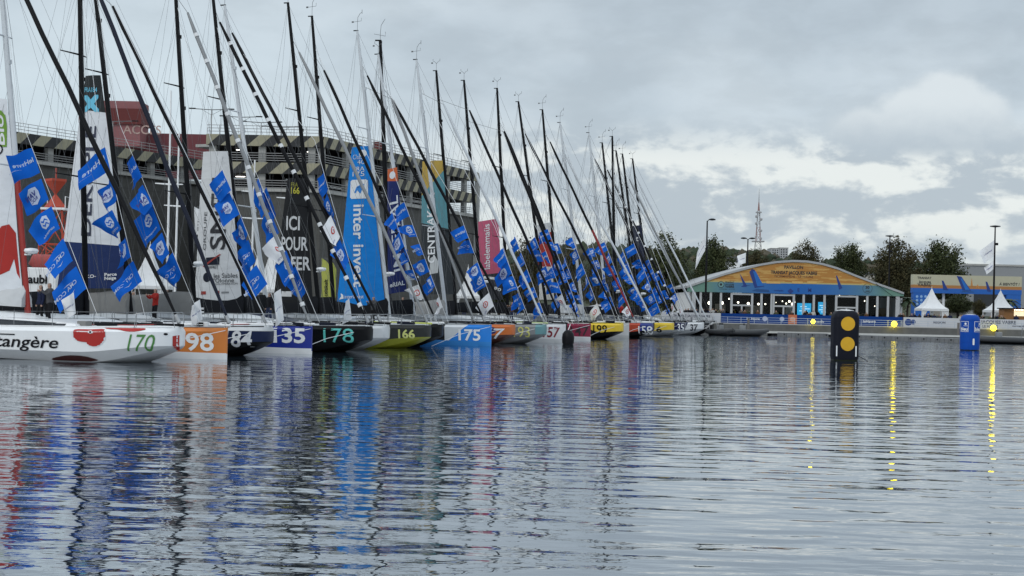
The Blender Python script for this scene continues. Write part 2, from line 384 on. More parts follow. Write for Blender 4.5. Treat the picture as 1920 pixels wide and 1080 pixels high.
B(2, 'navy sailboat numbered 84 with white bowsprit', 507, True, NV, [(0, 1, 1.18, (0.55, 0.56, 0.57))], BK, mast=((180, 0), (236, 500)), tip=False, stays=[((206, 0), (496, 600), 'steel')],
  num=('184', 1.55, 0.62, 0.70, (0.66, 0.68, 0.70), 0.02, 0.2), sail='navyk', boom='grey', flags=[((260, 293), (278, 333), 'A'), ((279, 348), (298, 384), 'B'), ((295, 382), (313, 431), 'C'), ((315, 437), (329, 476), 'B'), ((335, 474), (352, 514), 'D')])
B(3, 'royal blue bowed sailboat numbered 135', 585, False, (0.010, 0.03, 0.16), [(1, 0, L - 2.0, (0.006, 0.022, 0.25)), (0, -1, -0.16, WH)], (0.70, 0.71, 0.72), mast=((330, 0), (360, 500)), tip=False, stays=[((352, 24), (577, 596), 'bandgrey')],
  num=('135', 0.45, 0.62, 0.74, (0.74, 0.75, 0.76), 0.03, 0.0), boom='grey', flags=[((427, 320), (443, 358), 'A'), ((440, 362), (459, 403), 'B'), ((462, 405), (474, 440), 'B'), ((475, 450), (489, 490), 'D'), ((490, 497), (511, 533), 'D')])
B(4, 'black sailboat with turquoise number 178', 695, True, BK, [(1, 1.2, L - .45, BK)], BK, mast=((400, 0), (448, 470)), tip=False, stays=[((412, 42), (685, 593), 'bandblack')],
  num=('178', 1.1, 0.62, 0.72, TEAL, 0.0, 0.0), sail='white4', boom='dark4', flags=[((493, 335), (506, 375), 'A'), ((508, 352), (523, 392), 'A'), ((515, 398), (532, 438), 'B'), ((528, 440), (548, 482), 'E'), ((545, 470), (562, 512), 'C'), ((562, 500), (580, 540), 'D')])
B(5, 'white bowed sailboat between the black 178 and the 166', 727, True, (0.60, 0.61, 0.62), [(-1, 0, -(L - 2.4), BK)], (0.5, 0.51, 0.52), mast=((420, 0), (487, 480)), tip=False, mcol='pale', stays=[((435, 62), (708, 592), 'black')], boom='dark', flags=[((612, 315), (622, 356), 'A'), ((620, 362), (634, 402), 'C'), ((628, 405), (645, 445), 'E'), ((645, 450), (662, 490), 'B')])
B(6, 'black and olive sailboat with yellow number 166', 805, True, (0.035, 0.037, 0.036), [(-1, 0, -(L - 4.2), BK)], (0.33, 0.34, 0.02), mast=((540, 6), (588, 480)), stays=[((561, 98), (795, 592), 'greyblack')],
  num=('166', 1.9, 0.66, 0.62, (0.60, 0.62, 0.20), 0.03, 0.0), sail='black6', boom='dark', flags=0)
B(7, 'black sailboat tucked between the 166 and the light blue 175', 828, True, BK, (), BK, mast=((585, 31), (625, 560)), stays=[((608, 132), (813, 592), 'black')], boom='dark', flags=6)
B(8, 'light blue and white sailboat numbered 175', 921, False, (0.62, 0.64, 0.66), [(1, -1.1, L - 2.86, LBLUE), (-1, 0, -(L - 2.75), BK)], (0.02, 0.20, 0.55), mast=((670, 58), (728, 575)), mcol='pale', stays=[((689, 142), (906, 596), 'black'), ((735, 186), (884, 588), 'grey')],
  num=('175', 1.05, 0.50, 0.72, WH, 0.02, 0.0), sail='blue8', boom='dark', flags=6, rad=True)
B(9, 'orange sailboat numbered 77 with navy blotches', 964, True, (0.55, 0.13, 0.02), [(-1, 0, -(L - 3.6), NV)], (0.10, 0.03, 0.02), mast=((709, 102), (770, 545)), mcol='pale', stays=[((737, 188), (955, 598), 'black')],
  num=('77', 1.55, 0.52, 0.80, WH, 0.0, 0.15), sail='navy9', boom='dark', flags=6)
B(10, 'grey sailboat with yellow number 193 and teal bow tip', 1023, True, (0.21, 0.215, 0.22), [(1, 0, L - 0.45, (0.12, 0.27, 0.29))], (0.16, 0.165, 0.17), mast=((781, 112), (833, 560)), mcol='pale', stays=[((832, 196), (1017, 596), 'pale')],
  num=('193', 2.3, 0.62, 0.68, (0.62, 0.60, 0.16), 0.0, 0.0), boom='greyp', flags=6)
B(11, 'white sailboat numbered 57 with plumb stem', 1060, False, (0.66, 0.67, 0.68), (), (0.5, 0.51, 0.52), mast=((818, 133), (853, 560)), stays=[((880, 207), (1050, 592), 'black')],
  num=('157', 0.75, 0.55, 0.66, (0.20, 0.01, 0.02), 0.02, 0.15), sail='teal11', boom='dark', flags=6)
B(12, 'dark sailboat hidden behind the white 57', 1062, True, BK, (), BK, mast=((870, 151), (903, 560)), stays=[((945, 247), (1068, 560), 'black')], boom='dark', flags=6, rad=True)
B(13, 'maroon sailboat with black number 147', 1107, False, MAR, [(0, -1, -0.33, (0.7, 0.71, 0.72))], (0.6, 0.61, 0.62), mast=((932, 166), (951, 560)), stays=[((946, 246), (1090, 596), 'redblack')],
  num=('147', 0.75, 0.55, 0.72, (0.02, 0.01, 0.015), 0.01, 0.0), sail='pink13', boom='dark', flags=7, deck=(0.6, 0.57, 0.3))
B(15, 'yellow and black sailboat numbered 199', 1168, True, YEL, [(-1, 0, -(L - 3.9), BK), (-1, -3.0, -(L + .05), BK)], BK, mast=((972, 191), (1022, 560)), stays=[((985, 251), (1160, 598), 'black')],
  num=('199', 2.2, 0.62, 0.68, BK, 0.01, 0.0), boom='dark', flags=7, deck=(0.6, 0.5, 0.1))
B(16, 'grey white sailboat with plumb stem beside the yellow 199', 1179, False, (0.50, 0.51, 0.52), (), (0.4, 0.41, 0.42), mast=((1017, 206), (1046, 560)), stays=[((1031, 266), (1190, 600), 'blackred')], sail='red16', boom='dark', flags=7)
B(17, 'red orange sailboat numbered 158', 1224, True, (0.42, 0.05, 0.015), [(1, 0, L - 0.9, (0.012, 0.03, 0.20))], BK, mast=((1050, 230), (1090, 560)), mcol='pale', stays=[((1060, 292), (1222, 597), 'pale')],
  num=('158', 1.5, 0.55, 0.74, WH, 0.01, 0.0), boom='white', flags=7)
B(18, 'dark sailboat hidden between the red 158 and the yellow 6', 1226, True, BK, (), BK, mast=((1148, 256), (1153, 560)), stays=(), boom='dark', flags=7)
B(19, 'yellow sailboat numbered 6', 1263, True, YEL, [(-1, 0, -(L - 3.2), NV)], (0.30, 0.31, 0.32), mast=((1104, 249), (1136, 560)), mcol='pale', stays=[((1115, 298), (1258, 597), 'black')],
  num=('6', 2.05, 0.52, 0.78, BK, 0.02, 0.0), boom='white', flags=7)
B(20, 'navy bowed sailboat numbered 35', 1283, True, (0.012, 0.014, 0.06), (), (0.35, 0.36, 0.37), mast=((1129, 268), (1160, 560)), stays=[((1139, 319), (1276, 597), 'bandblack')],
  num=('35', 0.7, 0.60, 0.66, WH, 0.02, 0.0), boom='dark', flags=6)
B(21, 'white sailboat hidden behind the navy 35', 1284, True, (0.5, 0.51, 0.52), (), (0.3, 0.31, 0.32), mast=((1167, 289), (1200, 560)), stays=[((1180, 336), (1290, 560), 'grey')], boom='dark', flags=5)
B(22, 'navy and white sailboat numbered 37', 1319, True, (0.66, 0.67, 0.68), [(-1, 0.4, -(L - 1.9), NV)], (0.42, 0.43, 0.44), mast=((1155, 283), (1196, 560)), stays=[((1168, 331), (1312, 597), 'pale')],
  num=('37', 0.9, 0.60, 0.66, (0.02, 0.02, 0.03), 0.03, 0.1), boom='dark', flags=4)
B(23, 'dark grey sailboat with pale chevron at the end of the row', 1338, True, (0.03, 0.033, 0.037), [(1, -1, L - 1.5, (0.5, 0.5, 0.5)), (1, -1, L - 1.25, (0.03, 0.033, 0.037))], BK, mast=((1186, 298), (1218, 560)), stays=[((1197, 341), (1326, 599), 'pale')], boom='dark', sail='flag23', flags=0)
STAYC = {'black': (CARBON, None), 'navy': (NAVY, None), 'steel': (CARBON, 'hl'), 'bandgrey': (GREYM, 'band'), 'bandblack': (CARBON, 'band'), 'greyblack': (GREYM, None), 'grey': (GREYM, None), 'pale': (PALEM, None),
         'redblack': (CARBON, None), 'blackred': (CARBON, 'red')}
def orig(i): return B1 + UV * SP * (i - 1)
def cp(px, py, O):                     # photo pixel -> (along boat from row line, height) in a boat's centre plane
    a, b = ray(px, py); d = Vector((a, 1, b)); k = (O.dot(UV)) / (d.dot(UV)); P = d * k; P.z += HC
    return ((P - O).dot(VV) + L, P.z)
def grow(a, b, z):                     # extend the line a-b (x,z) to height z
    k = (z - a[1]) / (b[1] - a[1]); return (a[0] + (b[0] - a[0]) * k, z)
NUMBOX = {0: (237, 294, 626, 659), 1: (350, 402, 624, 657), 2: (420, 475, 620, 650), 3: (512, 572, 615, 642), 4: (606, 664, 615, 642), 6: (748, 777, 618, 634), 8: (860, 901, 617, 638), 9: (903, 947, 615, 635), 10: (964, 994, 612, 632), 11: (1017, 1051, 613, 632), 13: (1070, 1104, 612, 629), 15: (1113, 1138, 609, 625), 17: (1197, 1223, 611, 627), 19: (1231, 1240, 612, 623), 20: (1270, 1283, 607, 620), 22: (1293, 1309, 608, 620)}
def hpt(hull, O, px, py):              # hull-side point (x, z) seen at a photo pixel
    best = None
    for lo, hi, n in ((4.0, L, 120),):
        for k in range(n + 1):
            x = lo + (hi - lo) * k / n; z = 0.9
            for _ in range(3):
                P = O + VV * (x - L) - UV * hull.side(x, z); a, b = ray(px, py); z = min(hull.sheer(x / L) - .02, max(.02, HC + b * P.y))
            P = O + VV * (x - L) - UV * hull.side(x, z); e = abs(P.x - a * P.y)
            if best is None or e < best[0]: best = (e, x, z)
    return best[1], best[2]
def decal(hull, root, name, tm, x0, z0, sc, mt, step=0.12, off=0.014, sx=1.0, label=None):
    tm = cut2d(tm, step / sc); mb = MB()
    def fn(x, y):
        X, Z = x0 + x * sc * sx, z0 + y * sc
        return (X, -(hull.side(X, Z) + off), Z)
    mb.flat(tm, fn, mt); o = mb.build(name, root)
    if label: o['label'] = label
    return o
def pm(c, r=0.35, k=None): return mat('paint_%s_%s_%s_%s' % (*['%.3f' % x for x in c], r), c, r, var=0.06)
def sail_mesh(O, root, P, mt, text=(), shapes=(), name='mainsail', belly=0.22, bands=()):
    """P: head-leech, head-luff, foot-luff, foot-leech as (x,z); text: (body, u, v, h_in_u, rot, mat, bold)"""
    def fn(u, v, off=0.0):             # u: leech 0 -> luff 1, v: foot 0 -> head 1
        a = (P[3][0] + (P[2][0] - P[3][0]) * u, P[3][1] + (P[2][1] - P[3][1]) * u); b = (P[0][0] + (P[1][0] - P[0][0]) * u, P[0][1] + (P[1][1] - P[0][1]) * u)
        y = -belly * math.sin(math.pi * min(1, max(0, u))) * (0.5 + 0.5 * (1 - v)) + 0.03 * math.sin(7 * v + 3 * u)
        hl = 0.0
        return (a[0] + (b[0] - a[0]) * v + hl, -0.12 + y - off, a[1] + (b[1] - a[1]) * v)
    mb = MB(); mb.grid(lambda u, v: fn(u, v), 10, 26, mt)
    so_ = mb.build(name, root, smooth=60)
    H = abs(P[0][1] - P[3][1]); Wd = abs(P[2][0] - P[3][0])
    def onsail(px, py, off):
        x, z = cp(px, py, O); v = (z - P[3][1]) / (P[0][1] - P[3][1]); xl = P[3][0] + (P[0][0] - P[3][0]) * v; xr = P[2][0] + (P[1][0] - P[2][0]) * v
        return fn((x - xl) / (xr - xl), v, off)
    for body, p0, p1, hh, m_, bold in [t_ for t_ in text if len(t_) == 6]:      # lettering laid along a baseline
        tm = text2d(body, bold); tw = twidth(tm); tm = cut2d(tm, max(.3, tw / 12)); ln_ = math.hypot(p1[0] - p0[0], p1[1] - p0[1]); ex, ey = (p1[0] - p0[0]) / ln_, (p1[1] - p0[1]) / ln_
        mb = MB(); mb.flat(tm, lambda x, y: onsail(p0[0] + ex * x / tw * ln_ + ey * y * hh, p0[1] + ey * x / tw * ln_ - ex * y * hh, .03), m_); mb.build('lettering', so_)
    for body, u0, v0, hh, rot, m_, bold in [t_ for t_ in text if len(t_) == 7]:
        tm = cut2d(text2d(body, bold), 0.25); mb = MB()
        if rot == 'up': g = lambda x, y: fn(u0 - y * hh / Wd, v0 + x * hh / H, 0.02)
        elif rot == 'down': g = lambda x, y: fn(u0 + y * hh / Wd, v0 - x * hh / H, 0.02)
        else: g = lambda x, y: fn(u0 + x * hh / Wd, v0 + y * hh / H, 0.02)
        mb.flat(tm, g, m_); mb.build('lettering', so_)
    for pts, m_, nm in shapes:         # polygons in (u, v), or in photo pixels
        if abs(pts[0][1]) > 3:
            tm = poly2d(pts, 6.0); mb = MB(); mb.flat(tm, lambda x, y: onsail(x, y, .022 if nm == 'emblem' else .035), m_); mb.build('emblem', so_); continue
        tm = poly2d(pts, 0.12); mb = MB(); mb.flat(tm, lambda x, y: fn(x, y, 0.012), m_); mb.build(nm, so_)
    return so_
def sail_mat(name, base, rules, rough=0.75):
    t = NT(name, rough); c = base
    for a, k, thr, colr in rules:
        v = t.math('ADD', t.math('MULTIPLY', t.x, a), t.math('MULTIPLY', t.z, k)); c = t.mix(t.math('GREATER_THAN', v, thr), c, colr)
    nz = t.noise(2.2, 5, t.vec(t.math('MULTIPLY', t.x, 0.6), t.y, t.z)); bp = t.t.nodes.new('ShaderNodeBump'); bp.inputs['Distance'].default_value = 0.08; bp.inputs['Strength'].default_value = 0.7
    t.link(nz, bp.inputs['Height']); t.t.links.new(bp.outputs[0], t.b.inputs['Normal']); t.b.inputs['Specular IOR Level'].default_value = .12
    return t.done(c, 0.08)
# ------------------------------------------------------------------ flags
FBL = (0.004, 0.102, 0.48)
FLAGM = mat('flag_blue', FBL, 0.8, var=0.1, scale=2); FLAGW = mat('flag_white', (0.70, 0.71, 0.73), 0.8); FINK = mat('flag_ink', (0.05, 0.06, 0.25), 0.8); FRED = mat('flag_red', (0.5, 0.06, 0.05), 0.8)
FPR = mat('flag_print', (.46, .52, .66), .8)
def flag(name, top, bot, fly, design, rng, label, group, cat='flag', cloth=None):
    luff = bot - top; ll = luff.length; fl = fly.length; n = luff.cross(fly).normalized()
    if n.y > 0: n = -n
    ph, am, kk = rng.uniform(0, 6), rng.uniform(0.10, 0.30), rng.uniform(0.6, 1.5); droop = rng.uniform(0.0, 0.35)
    org = top.copy(); tws, sk = rng.uniform(-.7, .7), rng.uniform(-1, 2)
    def fn(u, v, off=0.0):             # u from hoist to fly end, v from top to bottom
        tw_ = (v - .5) * u * tws
        p = luff * v + fly * u * (1 - .18 * u * v * sk) + Vector((0, 0, -droop * u * u * fl * (1 - .3 * v))) + n * tw_
        w = math.sin(6.28 * (u * kk + v * 0.35) + ph) * am * u + 0.05 * math.sin(9 * v + ph) * u
        return p + n * (w + off)
    mb = MB(); cl = cloth or (FLAGW if design == 'E' else FLAGM); mb.grid(lambda u, v: fn(u, v), 10, 7, cl)
    def put(tm, u0, v0, h, mt, st=0.3, off=0.012, mirror=True):
        tm = cut2d(tm, st)
        for o_ in (off, -off): mb.flat(tm, lambda x, y: fn(u0 + x * h / fl * ll / ll, v0 - y * h / ll, o_), mt)
    if design == 'A':
        put(text2d('leHavre', 0.02), 0.10, 0.52, 0.26 * fl / 1.45, FPR); put(text2d('_______', 0.0), 0.62, 0.64, 0.10, FPR)
    elif design == 'B':
        put(poly2d([(-.25, .08), (-.19, .28), (.10, .33), (.28, .18), (.25, -.17), (0, -.31), (-.23, -.18)], .2), 0.48, 0.5, 1.0, FPR)
        put(text2d('VAN', 0.03), 0.36, 0.50, 0.18, FINK, off=.02); put(text2d('ROC', 0.02), 0.38, 0.66, 0.12, FINK, off=.02)
    elif design == 'C':
        put(poly2d([(-.21, -.1), (-.16, .21), (0, .27), (.16, .16), (.2, -.08), (.08, -.25), (-.1, -.23)], .2), 0.40, 0.42, 1.0, FPR)
        for q in (-.1, .06): put(poly2d([(-.14, q - .03), (-.05, q + .08), (.04, q), (.13, q + .08), (.13, q + .02), (.04, q - .07), (-.05, q + .02), (-.14, q - .08)], .3), 0.40, 0.42, 1.0, FLAGM, off=.02)
        put(text2d('normandie', 0.01), 0.16, 0.86, 0.11, FPR)
    elif design == 'D':
        put(text2d('CMA CGM', 0.01), 0.2, 0.55, 0.155, FPR); put(poly2d([(0, 0), (.2, .07), (.4, .09), (.2, .03)], .2), 0.34, 0.40, 1.0, FPR); put(poly2d([(0, 0), (.2, -.05), (.4, 0), (.2, -.09)], .2), 0.34, 0.68, 1.0, FPR)
    elif design == 'E':
        put((lambda a: (a))(poly2d(circ(0, 0, .20), .2)), 0.45, 0.5, 1.0, FRED); put(poly2d(circ(0, 0, .14), .2), 0.45, 0.5, 1.0, FLAGW, off=.02)
        put(text2d('E', .03), .40, .58, .16, FRED, off=.028); put(text2d('Ville', .0), .6, .9, .12, FINK)
    else:
        put(text2d(design, .01), .16, .55, .2 * min(1, fl / 1.3), FINK)
    o = mb.build(name, None, smooth=80, loc=org); tag(o, label, cat, group); return o
ORD = ['topmost', 'second', 'third', 'fourth', 'fifth', 'sixth', 'seventh', 'lowest']
DES = {'A': 'lettered', 'B': 'white-badged', 'C': 'emblem', 'D': 'white-lettered', 'E': ''}
TXT = {'poppy': 0}
FLY = {0: [(-42, 22), (-39, 34), (-44, 36), (-30, 37), (-42, 40)], 1: [(-50, 35), (-27, 31), (-33, 27), (-40, 38), (-10, 26)], 2: [(-8, 24), (-6, 22), (-32, 30), (-12, 24), (-24, 40)],
       3: [(-18, 29), (-22, 24), (-14, 34), (-24, 30), (-24, 30)], 4: [(-10, 34), (-8, 22), (-24, 18), (-18, 20), (-14, 28), (-10, 32)], 5: [(-8, 22), (-5, 22), (-9, 20), (-12, 22)]}   # how each near flag hangs in the photograph
LINES = {7: (800, 560, 5, 0), 8: (834, 572, 6, 0), 9: (930, 572, 5, 0), 10: (988, 576, 4, 0), 11: (1022, 584, 5, 1), 12: (1066, 575, 4, 0), 13: (1088, 582, 6, 1), 15: (1128, 584, 6, 1), 16: (1150, 580, 5, 0), 17: (1186, 584, 6, 1), 18: (1212, 580, 5, 0), 19: (1240, 584, 6, 1), 20: (1256, 584, 5, 0), 21: (1268, 580, 4, 0), 22: (1282, 584, 3, 0)}
def sails(b, root, O, hull):
    s = b['sail']; q = lambda *pts: [cp(x, y, O) for x, y in pts]
    if s == 'poppy':
        P = q((-60, 178), (17, 187), (46, 545), (-150, 548)); W_ = sail_mat('sail_poppy', (0.66, 0.68, 0.71), [])
        rd = mat('poppy_sail', (0.36, 0.035, 0.03), .75); gr = mat('bio_green', (0.16, 0.30, 0.05), .75)
        sail_mesh(O, root, P, W_, [('Bio', (14, 266), (11, 208), 14, OFFW, .02), ('O', (11, 287), (11, 263), 22, DARKC, -.01), ('O', (3, 394), (3, 366), 24, DARKC, -.01)],
                  [([(.40, .075), (.80, .08), (.90, .105), (.95, .165), (.965, .09), (.99, .06), (.985, .30), (.92, .345), (.84, .335), (.78, .30), (.70, .35), (.58, .34), (.45, .28)], rd, 'emblem'),
                   ([(-14, 270), (17, 270), (17.5, 228), (15, 208), (8, 199), (-6, 203), (-13, 215)], gr, 'emblem')])
    elif s == 'navyk':
        P = q((163, 143), (192, 142), (240, 541), (110, 541)); zz = P[0][1]; z2 = cp(165, 222, O)[1]; z3 = cp(170, 463, O)[1]; t = sail_mat('sail_navyk', (0.66, .68, .71), [(0.12, 1, z2 + .12 * 5, (0.03, .034, .036)), (-0.06, -1, -z3 - .06 * 5, (0.02, 0.035, 0.11))])
        cy = mat('cyan_print', (0.13, .48, .66), .7); nk = mat('navy_print', (0.02, .025, .055), .7)
        sail_mesh(O, root, P, t, [('DEKUPLE', (178, 444), (186, 238), 19, nk, .015), ('FRA184', (163, 174), (187, 174), 9, cy, .01), ('KO-', (170, 523), (188, 522), 6, OFFW, .02), ('Perce', (203, 520), (224, 519), 6, OFFW, .03), ('Neige', (203, 527), (223, 526), 6, OFFW, .03)],
                  [([(161, 212), (168, 211), (176, 203), (183, 211), (190, 211), (190, 206), (182, 196), (189, 185), (189, 179), (183, 179), (176, 188), (169, 180), (162, 180), (162, 186), (169, 196), (162, 206)], cy, 'emblem')])
    elif s == 'white4':
        P = q((383, 285), (430, 284), (456, 563), (366, 564)); nk = mat('sail_print', (0.02, .02, .025), .7)
        z = sail_mesh(O, root, P, sail_mat('sail_white4', (0.62, .63, .64), []), [('SNEF', (427, 470), (430, 335), 28, nk, .015), ('GROUPE', (391, 470), (394, 398), 6, nk, -.005), ('MARFRET', (390, 505), (415, 505), 5.5, nk, .01), ('les Sables', (407, 523), (449, 523), 9, nk, .0), ("d'Olonne", (402, 531.5), (443, 531.5), 8, nk, .0), ('AGGLOMERATION', (407, 536), (449, 536), 3.6, nk, .0)],
                  [([(391, 484), (418, 483), (417, 498), (392, 498)], NAVY, 'emblem'), ([(384, 500), (388, 502), (421, 479), (418, 478)], RED, 'mark'), ([(393 + 8 * math.cos(a), 521 + 9 * math.sin(a)) for a in [k * .42 for k in range(15)]], NAVY, 'emblem'),
                   ([(381, 547), (391, 547), (391, 553), (381, 553)], RED, 'emblem'), ([(411, 547), (417, 547), (417, 553), (411, 553)], RED, 'emblem'), ([(421, 549), (434, 549), (434, 552), (421, 552)], GREYM, 'emblem')])
    elif s == 'black6':
        P = q((541, 334), (574, 335), (590, 582), (512, 580)); w = mat('print_grey', (0.55, .56, .57), .7)
        sail_mesh(O, root, P, sail_mat('sail_black6', (0.018, .019, .021), []), [('FRA', (549, 350), (562, 350), 8, mat('print_olive', (.25, .25, .03), .7), .01), ('166', (549, 363), (565, 363), 12, mat('print_yellow', (.45, .42, .04), .7), .02), ('ICI', (541, 431), (566, 431), 26, w, .02), ('POUR', (531, 469), (580, 469), 25, w, .02), ('D', (524, 506), (536, 506), 25, w, .02), ('FER', (551, 506), (585, 506), 25, w, .02)],
                  [([(.22, .10), (.50, .10), (.50, .14), (.46, .14), (.46, .115), (.26, .115), (.26, .14), (.22, .14)], w, 'emblem')])
    elif s == 'blue8':
        P = q((661, 277), (692, 274), (724, 573), (633, 572)); w = mat('print_white', (.68, .70, .72), .7)
        sail_mesh(O, root, P, sail_mat('sail_blue8', (0.012, 0.20, 0.60), []), [('inter invest', (667, 385), (667, 539), 20, w, .02), ('Class', (664, 300), (682, 300), 9, w, -.01), ('40', (673, 310), (686, 310), 9, w, -.01), ('FRA', (666, 322), (686, 322), 8, w, .0), ('175', (664, 332), (686, 332), 9, w, .0), ('interinvest', (649, 560), (686, 560), 7, w, 0)],
                  [([(660, 341), (663, 338.5), (689, 338.5), (692, 341), (692.5, 371), (690, 374), (662, 374), (659.5, 371)], w, 'emblem'), ([(668, 362), (672, 352), (677, 358), (683, 346), (686, 348), (679, 365), (673, 358), (671, 364)], mat('print_blue', (.012, .20, .60), .7), 'mark'), ([(683 + 7 * math.cos(a), 290 + 7 * math.sin(a)) for a in [k * .5 for k in range(13)]], w, 'emblem'), ([(638, 562), (642, 556), (641, 550), (646, 553), (647, 560)], w, 'emblem')])
    elif s == 'navy9':
        P = q((728, 318), (746, 314), (764, 546), (728, 552)); w = mat('print_white', (.68, .70, .72), .7); zt = cp(735, 340, O)[1]
        sail_mesh(O, root, P, sail_mat('sail_navy9', (0.02, .03, .12), [(0, 1, zt, (.55, .13, .05))]), [('IMPERIAL', (756, 512), (747, 370), 15, w, .01), ('eRIAL', (733, 540), (761, 540), 8, w, .02)], [([(.5 + .3 * math.cos(a), .945 + .03 * math.sin(a)) for a in [k * .5 for k in range(13)]], w, 'emblem')], belly=.12)
    elif s == 'teal11':
        P = q((793, 303), (831, 301), (852, 552), (790, 552)); zt = cp(800, 352, O)[1]; x0 = P[0][0]
        sail_mesh(O, root, P, sail_mat('sail_teal11', (0.10, .25, .29), [(-1.1, 1, zt - 1.1 * (x0 + .6), (.42, .29, .07)), (-.2, -1, -cp(800, 418, O)[1] - .2 * x0, (.035, .04, .045))]), [('CENTRAKOR', (819, 494), (817, 362), 14, mat('print_white', (.68, .70, .72), .7), .02)],
                  [([(.30, .15), (.58, .16), (.62, .24), (.50, .29), (.34, .27)], mat('print_pale', (.45, .47, .48), .7), 'emblem')])
    elif s == 'pink13':
        P = q((897, 416), (935, 410), (944, 562), (902, 562)); zt = cp(915, 510, O)[1]
        sail_mesh(O, root, P, sail_mat('sail_pink13', (0.46, .10, .17), [(0.12, -1, -zt + .12 * 5, (.035, .036, .042))]), [('labelemmaüs', (921, 506), (919, 423), 11, mat('print_white', (.68, .70, .72), .7), .01), ('Po', (929, 547), (941, 547), 8, OFFW, .02)], [([(.2, .27), (.7, .25), (.7, .28), (.2, .30)], OFFW, 'emblem')], belly=.15)
    elif s == 'red16':
        P = q((1008, 422), (1033, 417), (1040, 562), (1012, 562)); zt = cp(1020, 442, O)[1]
        sail_mesh(O, root, P, sail_mat('sail_red16', (0.30, .035, .03), [(-.5, 1, zt - .5 * P[0][0] - .3, (.5, .52, .54)), (0, -1, -cp(1020, 500, O)[1], (.5, .5, .5))]), [('e', .3, .30, .7, 'h', RED, .03)], belly=.1)
    elif s == 'flag23':
        P = q((1186, 424), (1203, 422), (1212, 520), (1192, 520))
        sail_mesh(O, root, P, sail_mat('sail_dark23', (0.02, .025, .05), []), [('t', .3, .7, .6, 'h', OFFW, .02)], belly=.1)
BOOMM = {'dark': DARKC, 'dark4': DARKC, 'grey': GREY, 'greyp': mat('pale_cover', (0.30, 0.30, 0.295), .85, bump=.03), 'white': mat('white_cover', (0.52, 0.53, 0.54), .85, bump=.04)}
MASTM = {'carbon': CARBON, 'pale': PALEM}
